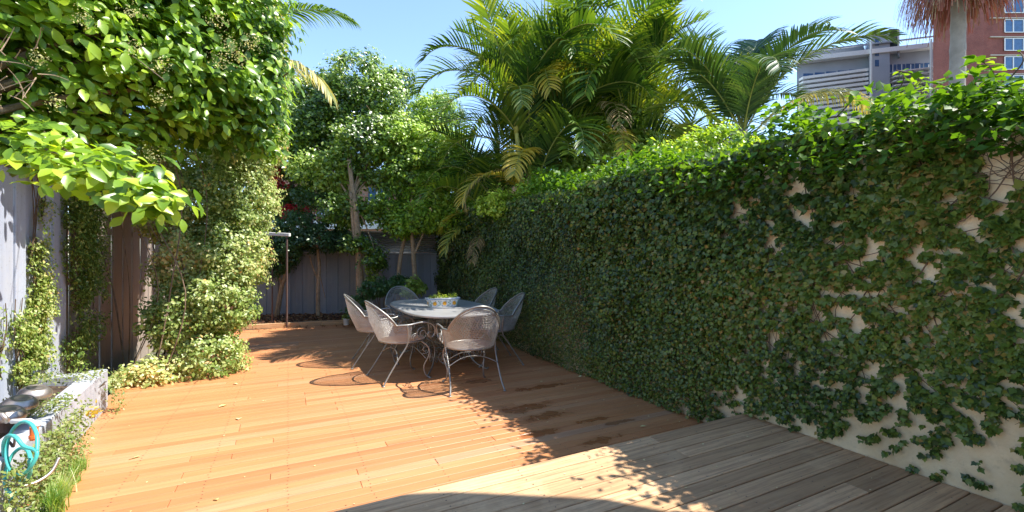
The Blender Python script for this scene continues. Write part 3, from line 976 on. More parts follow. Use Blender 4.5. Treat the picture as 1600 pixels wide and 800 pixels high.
tuft(-1.17, 3.47, 0, 200, .17, 'middle one of the grass tufts at the foot of the planter')
tuft(-1.19, 3.66, 0, 170, .15, 'third grass tuft from the path at the planter foot')
tuft(-1.22, 3.86, 0, 120, .12, 'small grass tuft at the planter foot, farthest from the hose')

# round brushed metal lights on the kerb
def garden_light(x, y, z, label):
    root = empty('garden_light', (x, y, z))
    tag(root, label, 'garden light', 'round metal garden lights on the kerb')
    b = MB(); b.lathe((0, 0, 0), [(.075, .0), (.086, .004), (.088, .014), (.082, .034), (.058, .058), (.048, .062), (.044, .057), (.03, .060), (.0, .062)], 28)
    b.build('cap', M['steel'], root, smooth=True, rot=(.12, .22, 0))
    b = MB(); b.lathe((0, 0, 0), [(.03, -.08), (.03, 0)], 12); b.build('stem', M['pipe'], root)
garden_light(-1.52, 3.78, .415, 'round brushed metal garden light nearest the coiled hose')
garden_light(-1.54, 3.98, .425, 'middle one of the three round metal garden lights on the kerb')
garden_light(-1.55, 4.20, .435, 'round metal garden light farthest from the hose, against the climber')

# hose
hs = empty('garden_hose', (-1.19, 3.02, 0), 0)
tag(hs, 'teal garden hose coiled in loose loops at the bottom left', 'hose')
def ring(cx, cy, cz, rx, rz, tilt, k=20, ph=0, ex=0.0, turns=1.0):
    out = []
    for i in range(k + 1):
        a = ph + 2 * PI * turns * i / k
        out.append((cx + rx * math.cos(a) * .55 + ex * i / k, cy + rx * math.cos(a) * -.6 + tilt * math.sin(a), cz + rz * math.sin(a)))
    return out
b = MB()
pts = ring(-.02, .13, .42, .17, .115, .05) + ring(-.05, .16, .36, .15, .13, -.04, ph=.4) + ring(-.03, .12, .31, .13, .09, .06, ph=.6)[:16] + [(-.1, .2, .12), (-.18, .25, .03)]
b.tube(spline(pts[::2], 5), .0085, 8)
b.build('hose_pipe', M['hose'], hs, smooth=True)
b = MB(); b.tube([(.0, .20, .43), (.0, .20, .50)], .017, 12); b.tube([(0, .2, .44), (0, .2, .455)], .021, 12)
b.build('connector', M['orange'], hs)
b = MB(); b.tube([(.02, .2, .50), (-.02, .21, .53), (-.1, .24, .53)], .012, 10); b.build('nozzle', M['white'], hs, smooth=True)
b = MB(); b.tube(spline([(-.08, .1, .25), (0, .14, .22), (.06, .2, .24), (.08, .25, .3)], 6), .008, 8); b.build('hose_tail', M['steel'], hs, smooth=True)
st = empty('tap_stand', (-1.40, 3.33, 0))
tag(st, 'dark brown garden tap stand with the hose hanging on it', 'tap')
b = MB(); b.tube([(0, 0, 0), (0, 0, .60)], .014, 10); b.build('pipe', M['pipe'], st)
b = MB(); b.tube([(0, 0, .56), (.06, -.03, .56), (.085, -.04, .52)], .012, 10); b.build('spout', M['steel'], st, smooth=True)
b = MB(); b.tube([(0, 0, .6), (0, 0, .63)], .006, 8); b.box((0, 0, .635), (.03, .006, .005), bev=.002); b.build('handle', M['steel'], st)
b = MB(); b.tube(spline([(.03, -.015, .3), (.09, -.06, .42), (.12, -.08, .40), (.13, -.09, .46)], 6), .006, 6); b.build('hook', M['pipe'], st)

# ------------------------------------------------------------ back fence
bf = empty('back_fence', (FA[0], FA[1], 0), math.atan2(FB[1] - FA[1], FB[0] - FA[0]))
tag(bf, 'dark blue grey board fence with corrugated sheet screen closing the back of the yard', 'fence')
FL = float(np.linalg.norm(FB - FA))
mm = []
for w in (.062, .07):
    bb = MB(); bb.box((0, 0, 0), (w, .009, .66), bev=.003); mm.append((w, bb.mesh('board', M['back_fence'])))
x = .05; i = 0
while x < FL:
    w, me = mm[random.random() < .5]
    link('board', me, bf, (x + w, (-.014) * (i % 2), .745 + random.uniform(-.006, .006)), (0, 0, random.uniform(-.01, .01)))
    x += 2 * w - .006; i += 1
bb = MB(); bb.box((FL / 2, -.02, 1.425), (FL / 2, .03, .022), bev=.004); bb.build('top_rail', M['back_fence'], bf)
bb = MB()
# corrugated sheet, ribs running level
seg = 40
vv = []
for k in range(seg + 1):
    z = 1.45 + (1.90 - 1.45) * k / seg
    yy = .03 + .012 * math.sin(k * PI / 2)
    vv.append((0, yy, z)); vv.append((FL, yy, z))
ff = [(2 * k, 2 * k + 1, 2 * k + 3, 2 * k + 2) for k in range(seg)]
n0 = len(vv); vv += [(v[0], v[1] + .004, v[2]) for v in vv]
ff += [(f[3] + n0, f[2] + n0, f[1] + n0, f[0] + n0) for f in ff]
bb.add(vv, ff); bb.build('corrugated_sheet', M['back_fence'], bf)
bb = MB(); bb.box((FL / 2, .03, 1.915), (FL / 2, .02, .012), bev=.003); bb.build('capping', M['white'], bf)
for x in np.arange(.4, FL, 1.5):
    bb = MB(); bb.box((x, .08, .95), (.035, .035, .97), bev=.003); bb.build('post', M['back_fence'], bf)

# clothes line bar
p = at(432, 366, 8.6)
cl = empty('clothes_line', (p[0], p[1], 0), -YAW)
tag(cl, 'white clothes line bar standing in front of the back fence by the hedge', 'clothes line')
bb = MB(); bb.box((0, 0, p[2]), (.26, .035, .032), bev=.006, ry=.05); bb.build('bar', M['white'], cl)
bb = MB(); bb.tube([(.20, 0, p[2] - .04), (.20, 0, 0)], .018, 10); bb.build('post', M['pipe'], cl)
bb = MB(); bb.tube([(-.08, 0, p[2] - .03), (-.08, 0, .02)], .014, 8); bb.build('brace', M['pipe'], cl)

# ------------------------------------------------------------ back garden trees
def tree(name, label, base, trunk_pts, blobs, n, size, mat, bark, seed, r0=.05, clump=.2, cat='tree', group='small trees along the back fence', per=34, gap=.28, shell=.5):
    root = empty(name, base)
    tag(root, label, cat, group)
    o = Vector(base)
    b = MB()
    for pts, ra, rb in trunk_pts:
        limb(b, [Vector(p) - o for p in pts], ra, rb, 9)
    end = Vector(trunk_pts[0][0][-1])
    for q in blobs:
        c = Vector(q[:3])
        s0 = end.lerp(Vector(base), .25)
        limb(b, [s0 - o, (s0.lerp(c, .5) + Vector((random.uniform(-.1, .1), 0, .1))) - o, c - o], .022, .007, 6, 5)
        for k in range(7):
            e = c + Vector((random.uniform(-.8, .8) * q[3], random.uniform(-.8, .8) * q[4], random.uniform(-.6, .9) * q[5]))
            limb(b, [c - o, (c + e) / 2 - o + Vector((0, 0, .03)), e - o], .008, .003, 4, 3)
    b.build('trunk', bark, root, smooth=True)
    P, Nn, D, sz, tint = blob_leaves(blobs, n, size, clump, per, shell, .5, seed, gap)
    link('crown', leaf_mesh('crown', P - np.array(base), Nn, D, sz, T_SMALL, mat, tint), root, kind='stuff')
    return root
def B(px, py, d, rx, ry, rz):
    p = at(px, py, d); return (p[0], p[1], p[2], rx, ry, rz)
def G(px, d, z=.08):
    p = at(px, 400, d); return (p[0], p[1], z)
tree('garden_tree', 'forked pale trunk tree with a low dark crown, leftmost against the back fence', G(432, 9.5),
     [([G(432, 9.5), at(440, 450, 9.5), at(445, 432, 9.5), at(450, 400, 9.5)], .055, .03), ([at(441, 445, 9.5), at(432, 420, 9.5)], .03, .018)],
     [B(430, 408, 9.4, .4, .4, .28), B(455, 385, 9.4, .42, .45, .3), B(425, 370, 9.5, .4, .4, .3), B(465, 350, 9.7, .4, .4, .3)], 8500, .062, M['under'], M['tan_bark'], 31, clump=.14)
tree('garden_tree', 'slim straight trunk tree, second from the left along the back fence', G(497, 9.4),
     [([G(497, 9.4), at(497, 450, 9.4), at(499, 415, 9.4), at(496, 380, 9.4), at(500, 330, 9.4)], .045, .02), ([at(499, 442, 9.4), at(488, 415, 9.4), at(484, 400, 9.4)], .02, .012), ([at(500, 430, 9.4), at(508, 465, 9.4)], .01, .006)],
     [B(500, 375, 9.3, .5, .4, .28), B(475, 355, 9.4, .4, .4, .3), B(535, 375, 9.5, .35, .35, .22), B(492, 300, 9.6, .5, .5, .4)], 9000, .062, M['under'], M['tan_bark'], 32, clump=.14)
tree('garden_tree', 'tall bushy tree with a thick tan trunk, tallest crown against the sky', G(562, 9.0),
     [([G(562, 9.0), at(562, 430, 9.0), at(560, 380, 9.0), at(556, 330, 9.0), at(545, 250, 9.2)], .085, .04), ([at(561, 400, 9.0), at(553, 360, 9.0), at(548, 300, 9.0)], .05, .03)],
     [B(560, 125, 10.2, .75, .8, .6), B(600, 160, 10.2, .7, .8, .6), B(520, 190, 10.2, .8, .8, .6), B(575, 230, 9.8, .9, .9, .6), B(520, 270, 9.8, .8, .8, .5), B(610, 260, 9.8, .7, .8, .6), B(545, 330, 9.5, .6, .6, .35), B(625, 130, 10.3, .4, .5, .35), B(560, 385, 9.0, .32, .3, .16), B(590, 405, 8.9, .3, .3, .2), B(600, 210, 9.9, .7, .8, .5), B(545, 160, 10.2, .7, .8, .5), B(480, 200, 10.1, .7, .7, .6)],
     62000, .082, M['tree'], M['tan_bark'], 33, clump=.2, gap=.2)
tree('garden_tree', 'bending orange trunk tree left of the pair behind the table', G(622, 9.0),
     [([G(622, 9.0), at(623, 430, 9.0), at(628, 390, 9.0), at(638, 350, 9.0), at(645, 300, 9.0)], .05, .03)],
     [B(640, 215, 9.6, .6, .7, .5), B(645, 280, 9.3, .6, .7, .5), B(610, 330, 9.2, .5, .5, .35), B(640, 350, 9.0, .4, .5, .25), B(680, 175, 9.9, .45, .5, .45), B(625, 240, 9.4, .6, .6, .5)],
     26000, .078, M['tree2'], M['tan_bark'], 34, clump=.18, gap=.2)
tree('garden_tree', 'straight reddish trunk tree nearest the ivy wall at the back', G(652, 8.9),
     [([G(652, 8.9), at(648, 430, 8.9), at(645, 380, 8.9), at(643, 345, 8.9), at(660, 300, 8.9)], .055, .03), ([at(646, 400, 8.9), at(655, 380, 8.9), at(668, 350, 8.9)], .03, .02)],
     [B(690, 240, 9.3, .65, .6, .5), B(700, 300, 9.1, .6, .6, .45), B(670, 340, 9.0, .5, .5, .3), B(720, 260, 9.3, .4, .5, .4), B(712, 350, 8.8, .35, .4, .28)],
     26000, .078, M['tree2'], M['tan_bark'], 35, clump=.18, gap=.2)
tree('garden_tree', 'dense dark green tree between the climber hedge and the tallest tree', G(455, 10.9, 0),
     [([G(455, 10.9, 0), at(460, 380, 10.9), at(455, 300, 10.9), at(460, 220, 10.9)], .08, .04)],
     [B(455, 175, 10.8, .8, .8, .6), B(490, 150, 10.8, .7, .8, .5), B(440, 240, 10.6, .8, .8, .6), B(485, 240, 10.4, .8, .8, .6), B(430, 130, 10.8, .5, .6, .4), B(470, 310, 10.6, .6, .6, .3), B(420, 310, 10.6, .5, .6, .3), B(500, 190, 10.6, .7, .7, .5)],
     40000, .082, M['tree'], M['bark'], 36, clump=.2, gap=.2)
tree('garden_tree', 'distant grey green tree top between the tallest tree and the palms', G(690, 13.5, 0),
     [([G(690, 13.5, 0), at(690, 300, 13.5), at(690, 200, 13.5)], .12, .05)],
     [B(665, 185, 13.5, .7, .7, .6), B(700, 180, 13.5, .6, .7, .6), B(680, 240, 13.5, 1.0, 1.0, .8), B(710, 290, 13.5, 1.0, 1.0, .8)],
     15000, .085, M['under'], M['bark'], 37, clump=.2)
# red flowering climber behind the fence
rf = empty('flowering_shrub', G(448, 10.4, 0))
tag(rf, 'shrub with bright red flowers above the back fence, partly behind the trees', 'shrub')
P, Nn, D, sz, tint = blob_leaves([B(440, 300, 10.2, .45, .4, .45), B(462, 330, 10.2, .35, .4, .3), B(430, 270, 10.2, .25, .3, .25)], 3800, .07, .1, 16, .4, .4, 41, .35)
link('flower', leaf_mesh('flower', P - np.array(rf.location), Nn, D, sz, T_SMALL, M['redflower'], tint), rf, kind='stuff')
P, Nn, D, sz, tint = blob_leaves([B(445, 320, 10.5, .6, .4, .5)], 2500, .07, .12, 16, .4, .4, 42, .35)
link('foliage', leaf_mesh('foliage', P - np.array(rf.location), Nn, D, sz, T_SMALL, M['under'], tint), rf, kind='stuff')
b = MB(); limb(b, [(0, 0, 0), (.05, 0, 1.0), (0, 0, 2.4)], .03, .015); limb(b, [(0, 0, .8), (-.15, 0, 1.8), (-.1, 0, 2.7)], .02, .01)
b.build('stem', M['bark'], rf)
# shrubs in the bed by the table
def shrub(label, px, d, blobs, n, size, mat, seed, group='low shrubs in the back garden bed'):
    base = G(px, d, .07)
    root = empty('shrub', base); tag(root, label, 'shrub', group)
    P, Nn, D, sz, tint = blob_leaves(blobs, n, size, .07, 18, .3, .6, seed, .25)
    ok = P[:, 2] > .05
    link('foliage', leaf_mesh('foliage', (P - np.array(base))[ok], Nn[ok], D[ok], sz[ok], T_SMALL, mat, tint[ok]), root, kind='stuff')
    b = MB()
    for q in blobs:
        c = Vector(q[:3]) - Vector(base)
        for k in range(4): limb(b, [(random.uniform(-.03, .03), 0, 0), c * .5, c + Vector((random.uniform(-.1, .1), 0, .05))], .006, .003, 4, 4)
    b.build('stem', M['bark'], root)
shrub('leafy dark shrub behind the left chairs beside the white pot', 560, 8.6, [B(560, 475, 8.5, .2, .2, .22), B(572, 455, 8.5, .17, .17, .2), B(550, 485, 8.5, .14, .14, .12)], 1500, .06, M['under'], 51)
shrub('strappy green shrub behind the far chair at the fence', 600, 8.8, [B(600, 450, 8.7, .28, .2, .2), B(625, 445, 8.7, .2, .2, .18)], 1500, .07, M['under'], 52)
shrub('green shrub between the orange trunks behind the planter trough', 650, 8.7, [B(650, 448, 8.6, .2, .2, .18), B(640, 455, 8.6, .16, .15, .12)], 1100, .07, M['tree'], 53)
shrub('climbing sprays on the thick tan trunk at the fence', 595, 8.95, [B(583, 420, 8.9, .12, .12, .25), B(590, 395, 8.9, .25, .2, .12), B(578, 440, 8.9, .1, .1, .12)], 900, .055, M['tree'], 54)
# white pot
pp = G(541, 8.55, 0.06)
pot = empty('plant_pot', pp); tag(pot, 'small pale pot with green plant standing on the back garden bed edge', 'plant pot')
b = MB(); b.lathe((0, 0, 0), [(.045, 0), (.06, .10), (.066, .11), (.066, .125), (.056, .125), (.05, .11), (0, .11)], 18); b.build('pot', M['ceramic'], pot, smooth=True)
P = rng.normal(0, .035, (80, 3)); P[:, 2] = abs(P[:, 2]) + .13
link('plant', leaf_mesh('plant', P, rng.normal(0, .5, P.shape) + [0, 0, 1], rng.normal(0, 1, P.shape), np.full(80, .05), T_SMALL, M['tree'], rng.random(80)), pot)

# ------------------------------------------------------------ palms
def frond_data(L, elev0, droop, nl, ll, wl, vee=.5, hang=.5, twist=0.0, seed=0, bare=.15, sparse=0.0):
    """frond in the local xz plane growing to +x; returns verts, faces, tint, material index"""
    r = random.Random(seed)
    K = 22
    pts = []; p = Vector((0, 0, 0)); a = elev0
    dirs = []
    for i in range(K + 1):
        pts.append(p.copy()); d = Vector((math.cos(a), math.sin(twist * i / K) * .3, math.sin(a))).normalized(); dirs.append(d)
        p = p + d * (L / K)
        a -= droop / K * (1.35 * (i / K) + .35)
    b = MB()
    b.tube(pts, [.012 * L / 2 * (1 - .85 * i / K) + .0015 for i in range(K + 1)], 5)
    V = list(b.v); F = []
    for f in b.f:
        for k in range(1, len(f) - 1): F.append((f[0], f[k], f[k + 1]))
    mi = [1] * len(F); tint = [.5] * len(V)
    for i in range(nl):
        q = bare + (1 - bare) * (i + .5) / nl
        fi = q * K; i0 = min(K - 1, int(fi)); c = pts[i0].lerp(pts[i0 + 1], fi - i0); d = dirs[i0]
        side = d.cross(Vector((0, 0, 1)))
        side = side.normalized() if side.length > .01 else Vector((0, 1, 0))
        upv = side.cross(d).normalized()
        ln = ll * (math.sin(PI * (.12 + .80 * q)) ** .7) * r.uniform(.88, 1.08)
        for s in (-1, 1):
            if r.random() < sparse: continue
            dir_ = (side * s * math.cos(vee) + upv * math.sin(vee) + d * (.55 + .5 * q) + Vector((r.uniform(-.07, .07), r.uniform(-.07, .07), r.uniform(-.07, .07)))).normalized()
            w = dir_.cross(upv); w = w.normalized() if w.length > .01 else d
            w = (w + upv * r.uniform(-.4, .4)).normalized()
            n0 = len(V); pos = c.copy(); dd = dir_.copy(); tn = min(1, max(0, r.gauss(.4, .2)))
            SG = 4
            for k in range(SG + 1):
                ww = wl * (.55, 1, .85, .55, .08)[k]
                V.append(tuple(pos + w * ww)); V.append(tuple(pos - w * ww)); tint += [tn + .08 * k] * 2
                pos = pos + dd * (ln / SG); dd = (dd + Vector((0, 0, -hang * (.25 + .3 * k)))).normalized()
            for k in range(SG):
                j = n0 + 2 * k
                F.append((j, j + 1, j + 3)); F.append((j, j + 3, j + 2)); mi += [0, 0]
    return V, F, tint, mi
_fr = {}
def frond_mesh(key, leafmat, **kw):
    k = (key, leafmat)
    if k not in _fr:
        V, F, tint, mi = frond_data(**kw)
        _fr[k] = np_mesh('frond', np.array(V), np.array(F), np.clip(tint, 0, 1), [M[leafmat], M['brown_rachis']], mi)
    return _fr[k]
def add_frond(root, me, loc, az, roll=0.0, sc=1.0, tilt=0.0, name='frond'):
    o = link(name, me, root, loc)
    o.rotation_euler = (roll, tilt, az)
    o.scale = (sc, sc, sc)
    return o
AR = [frond_mesh('a%d' % i, 'palm', L=2.0, elev0=R(e), droop=R(dr), nl=38, ll=.50, wl=.0165, vee=v, hang=h, seed=i) for i, (e, dr, v, h) in enumerate(((78, 120, .5, .25), (62, 130, .45, .3), (70, 160, .5, .35), (50, 110, .5, .3), (84, 90, .6, .2)))]
ARY = [frond_mesh('y%d' % i, 'palm_yellow', L=1.7, elev0=R(e), droop=R(dr), nl=34, ll=.42, wl=.0165, vee=.3, hang=.45, seed=20 + i, sparse=.12) for i, (e, dr) in enumerate(((40, 130), (20, 100)))]
ARD = [frond_mesh('d%d' % i, 'dry', L=1.4, elev0=R(e), droop=R(dr), nl=34, ll=.35, wl=.008, vee=.1, hang=.8, seed=30 + i, sparse=.3) for i, (e, dr) in enumerate(((10, 120), (-20, 60)))]
KE = [frond_mesh('k%d' % i, 'palm_dark', L=2.6, elev0=R(e), droop=R(dr), nl=56, ll=.62, wl=.019, vee=.25, hang=.35, seed=40 + i) for i, (e, dr) in enumerate(((82, 75), (68, 100), (55, 120), (75, 120)))]
PALE = frond_mesh('p0', 'palm_pale', L=2.2, elev0=R(58), droop=R(150), nl=70, ll=.42, wl=.015, vee=.05, hang=.8, seed=50)
def cane_palm(name, label, base, stems, seed, group=None, climb=None):
    """stems: (dx, dy, height, lean_x, lean_y, number of fronds, yellow ones, dry ones, scale)"""
    r = random.Random(seed)
    root = empty(name, base); tag(root, label, 'palm', group)
    for (dx, dy, h, lx, ly, nf, ny, nd, sc) in stems:
        top = Vector((dx + lx, dy + ly, h))
        b = MB()
        s = spline([(dx, dy, 0), (dx + lx * .4, dy + ly * .4, h * .5), top], 10)
        rr = [.042 - .010 * i / len(s) + (.004 if i % 3 == 0 else 0) for i in range(len(s))]
        b.tube(s, rr, 10); b.build('trunk', M['cane'], root, smooth=True)
        b = MB(); b.tube([top - Vector((0, 0, .05)), top + Vector((0, 0, .25)), top + Vector((0, 0, .55))], [.036, .045, .02], 10); b.build('crownshaft', M['cane'], root, smooth=True)
        a0 = r.uniform(0, 6)
        for i in range(nf):
            add_frond(root, AR[(i + r.randint(0, 4)) % 5], top + Vector((0, 0, .42 - .3 * i / nf)), a0 + i * 2.4, r.uniform(-.3, .3), sc * r.uniform(.8, 1.1))
        for i in range(ny): add_frond(root, ARY[i % 2], top + Vector((0, 0, .1)), a0 + 1.2 + i * 2.1, r.uniform(-.3, .3), sc * r.uniform(.7, .95))
        for i in range(nd): add_frond(root, ARD[i % 2], top + Vector((0, 0, .0)), a0 + 2.2 + i * 2.5, r.uniform(-.3, .3), sc * r.uniform(.8, 1))
    return root
bA = at(855, 400, 7.7); bA[2] = -.2
cane_palm('cane_palm', 'golden cane palm clump with arching fronds, left one behind the ivy wall', tuple(bA),
          [(-.1, 0, 3.0, -.2, .1, 10, 2, 1, 1.3),  (.25, .2, 3.5, .1, .15, 10, 1, 1, 1.35), (.0, -.2, 2.4, -.35, .1, 9, 3, 1, 1.1), (.45, -.1, 3.1, .35, .0, 9, 1, 1, 1.2), (.2, .2, 4.0, .1, -.1, 7, 1, 0, 1.25), (-.3, -.1, 3.6, -.4, -.1, 7, 1, 0, 1.2), (-.35, .5, 2.2, -.3, .3, 8, 4, 2, 1.0), (-.2, 1.0, 1.9, -.2, .3, 8, 4, 1, 1.0), (.3, .5, 2.4, .1, .2, 9, 2, 1, 1.1)], 1)
bB = at(1000, 400, 8.0); bB[2] = -.2
cane_palm('cane_palm', 'golden cane palm clump wrapped in a climbing vine, middle one behind the ivy wall', tuple(bB),
          [(-.1, 0, 3.1, -.2, .0, 10, 1, 1, 1.3), (.3, .1, 3.5, .1, .1, 10, 2, 1, 1.35), (.5, -.1, 2.7, .35, -.1, 9, 1, 2, 1.15), (-.4, .2, 4.1, -.3, .1, 10, 1, 1, 1.35)], 2)
# vine climbing the middle palm
cv = empty('climbing_vine', (bB[0] - .1, bB[1] - .1, 0)); tag(cv, 'dark leafy vine climbing up the middle palm stems', 'vine')
P, Nn, D, sz, tint = blob_leaves([B(985, 130, 7.7, .26, .26, .6), B(975, 200, 7.7, .4, .35, .6), B(1000, 90, 7.7, .2, .2, .4), B(940, 250, 7.6, .4, .4, .35), B(1010, 240, 7.5, .5, .4, .35), B(900, 270, 7.8, .4, .4, .25)], 12000, .085, .14, 18, .4, .4, 61, .25)
link('foliage', leaf_mesh('foliage', P - np.array(cv.location), Nn, D, sz, T_SMALL, M['tree'], tint), cv, kind='stuff')
b = MB(); limb(b, [(0, 0, 0), (.05, .05, 1.8), (0, 0, 2.7), (.1, 0, 3.6)], .02, .01); b.build('stem', M['vine'], cv)
# low understorey behind the wall
tree('garden_shrub', 'bushy green shrub behind the ivy wall under the palms', tuple(G(900, 6.3, -.2)), [([G(900, 6.3, -.2), at(900, 300, 6.3)], .04, .02)],
     [B(860, 300, 6.4, .5, .4, .2), B(930, 290, 6.0, .5, .4, .22), B(1000, 280, 5.6, .5, .4, .2), B(1060, 250, 5.2, .4, .4, .25), B(1120, 235, 4.9, .45, .4, .25), B(790, 320, 7.0, .5, .4, .2)], 13000, .06, M['tree2'], M['bark'], 71, clump=.12, cat='shrub', group=None)

# kentia-like palm
bC = at(1160, 400, 6.6); bC[2] = -.2
kp = empty('feather_palm', tuple(bC)); tag(kp, 'dark feather palm with upright arching fronds, right of the cane palms', 'palm')
b = MB(); b.tube([(0, 0, 0), (0, 0, 1.6), (0, 0, 3.45)], [.09, .075, .07], 12); b.build('trunk', M['palmtrunk'], kp, smooth=True)
# azimuth of the camera's right is -YAW
for (az, k, sc, roll) in ((-.45, 0, .85, .1), (-.30, 1, .62, -.2), (.6, 0, 1.0, .1), (1.3, 0, .9, 0), (2.2, 0, 1.0, .1), (2.75, 1, .9, 0), (3.3, 3, .85, .2), (-1.0, 1, .9, 0), (-1.7, 3, .8, 0), (4.0, 2, .8, 0), (.15, 0, 1.0, -.1)):
    add_frond(kp, KE[k], (0, 0, 3.3), az, roll, sc * .98)
add_frond(kp, PALE, (0, 0, 3.15), -.62, .1, 1.1, name='pale_frond')

# tall palm with hanging flower strings on the right
d = 7.5
bD = at(1488, 400, d); bD[2] = -.2
tp = empty('tall_palm', tuple(bD)); tag(tp, 'tall palm with grey ringed trunk and hanging reddish flower strings before the brick building', 'palm')
topz = at(1500, 15, d)[2] + .45
b = MB(); K = 76
b.tube([(.0 + .14 * i / K * .9, -.05 * i / K, (topz + .9) * i / K) for i in range(K + 1)], [.135 - .045 * i / K + (.007 if i % 4 == 0 else 0) for i in range(K + 1)], 14)
b.build('trunk', M['palmtrunk'], tp, smooth=True)
V, F, TT = [], [], []
r = random.Random(5)
for i in range(1500):
    a = r.uniform(0, 2 * PI); rad = .1 + .62 * r.random() ** .8
    top = Vector((.13 + math.cos(a) * rad * .9, -.05 + math.sin(a) * rad * .9, topz + .25 - .1 * rad + r.uniform(-.1, .35)))
    L = r.uniform(.35, .85) * (1.0 - .25 * rad)
    p = top.copy(); dd = Vector((math.cos(a) * .5, math.sin(a) * .5, -.6)).normalized(); w = Vector((-math.sin(a + r.random()), math.cos(a), 0)) * .0055
    tn = min(1, max(0, r.gauss(.5 + .0 * rad, .22)))
    n0 = len(V)
    for k in range(6):
        V.append(tuple(p + w * (1 if k % 2 else .6))); V.append(tuple(p - w * (1 if k % 2 else .6))); TT += [tn, tn]
        p = p + dd * L / 5; dd = (dd + Vector((r.uniform(-.12, .12), r.uniform(-.12, .12), -.45))).normalized()
    for k in range(5):
        j = n0 + 2 * k; F.append((j, j + 1, j + 3)); F.append((j, j + 3, j + 2))
link('flower_strings', np_mesh('flower_strings', np.array(V), np.array(F), np.array(TT), [M['fruit']]), tp, kind='stuff')
for i in range(11):
    add_frond(tp, KE[i % 4], (.13, -.05, topz + .9), i * 2.4, 0, 1.05)

# palm behind the hedge at the left: only two fronds reach into the picture
bE = at(355, 400, 8.0); bE[2] = -.2
lp = empty('feather_palm', tuple(bE)); tag(lp, 'palm behind the climber hedge with frond tips hanging in the sky above', 'palm')
hE = at(355, 20, 8.0)[2] - .4 + .2
b = MB(); b.tube([(0, 0, 0), (0, 0, hE / 2), (0, 0, hE)], [.14, .12, .11], 12); b.build('trunk', M['palmtrunk'], lp, smooth=True)
DP = frond_mesh('dp', 'palm_pale', L=2.3, elev0=R(45), droop=R(120), nl=70, ll=.5, wl=.012, vee=.05, hang=.9, seed=60)
LF = frond_mesh('lf', 'palm', L=2.5, elev0=R(28), droop=R(60), nl=58, ll=.6, wl=.018, vee=.1, hang=.7, seed=61)
DF = frond_mesh('df', 'palm_pale', L=1.7, elev0=R(12), droop=R(85), nl=56, ll=.55, wl=.017, vee=.05, hang=.9, seed=62)
add_frond(lp, LF, (0, 0, hE + .0), -.47, 0, .95)
add_frond(lp, DF, (0, 0, hE - .50), -.50, 0, 1.28)
for i in range(6): add_frond(lp, KE[i % 4], (0, 0, hE + .2), 1.4 + i * .7, 0, .85)
# ------------------------------------------------------------ buildings
def box_obj(name, c, h, mat, parent, bev=0):
    b = MB(); b.box((0, 0, 0), h, bev=bev); return b.build(name, mat, parent, loc=c)
def skew_box(name, X0, X1, z0, z1, h0, h1, mat, parent, lat, dist):
    # plan askew: the side walls run back along the street that leads away from the yard
    k = lambda X, z: (X + lat) * (1 + z / dist) - lat if z > 3 else X
    c = Vector(((X0 + X1) / 2, z0, (h0 + h1) / 2))
    vs = []
    for h in (h0, h1):
        for X, z in ((X0, z0), (X1, z0), (X1, z1), (X0, z1)): vs.append(Vector((k(X, z), z, h)) - c)
    b = MB(); b.add(vs, [(3, 2, 1, 0), (4, 5, 6, 7), (0, 1, 5, 4), (1, 2, 6, 5), (2, 3, 7, 6), (3, 0, 4, 7)])
    return b.build(name, mat, parent, loc=c)
# brick tower at the right edge
d = 60.0
pc = at(1600, 400, d)
bt = empty('brick_building', (pc[0], pc[1], 0), -YAW); tag(bt, 'tall red brick building with blue windows at the right edge', 'building')
u = d / 700     # metres per photo pixel at that depth
def bx(name, x0, y0, x1, y1, z0, z1, mat):   # x and y in photo pixels from x=1600, z depth metres
    return skew_box(name, x0 * u, x1 * u, z0, z1, CAMZ + (398 - y1) * u, CAMZ + (398 - y0) * u, mat, bt, 800 * u, d)
bx('wall', -142, -160, -62, 418, 0, 14, M['brick'])
bx('wall', -62, -160, 190, 418, 1.2, 14, M['brick'])
rows = [(y, y + 20) for y in (-72, -43, -14, 25, 55, 85, 115, 145, 175)]
rows = [(-38, -14), (-8, 13), (24, 44), (54, 73), (83, 103), (113, 133), (143, 163), (173, 193)]
for (a, c2) in rows:
    for x0 in (-16, 34, 84, 134):
        w = bx('window', x0, a, x0 + 30, c2, 1.13, 1.3, M['glass'])
        for q in (0, .45, 1):
            f = MB(); f.box(((-15 + 30 * q) * u, -.04, 0), (.07, .03, (c2 - a) / 2 * u)); f.build('frame', M['white'], w)
        for sg in (-1, 1):
            f = MB(); f.box((0, -.04, sg * (c2 - a) / 2 * u), (15 * u, .035, .05)); f.build('frame', M['white'], w)
    bx('ledge', -40, a - 3.0, 190, a - 1.6, 1.0, 1.25, M['beige'])
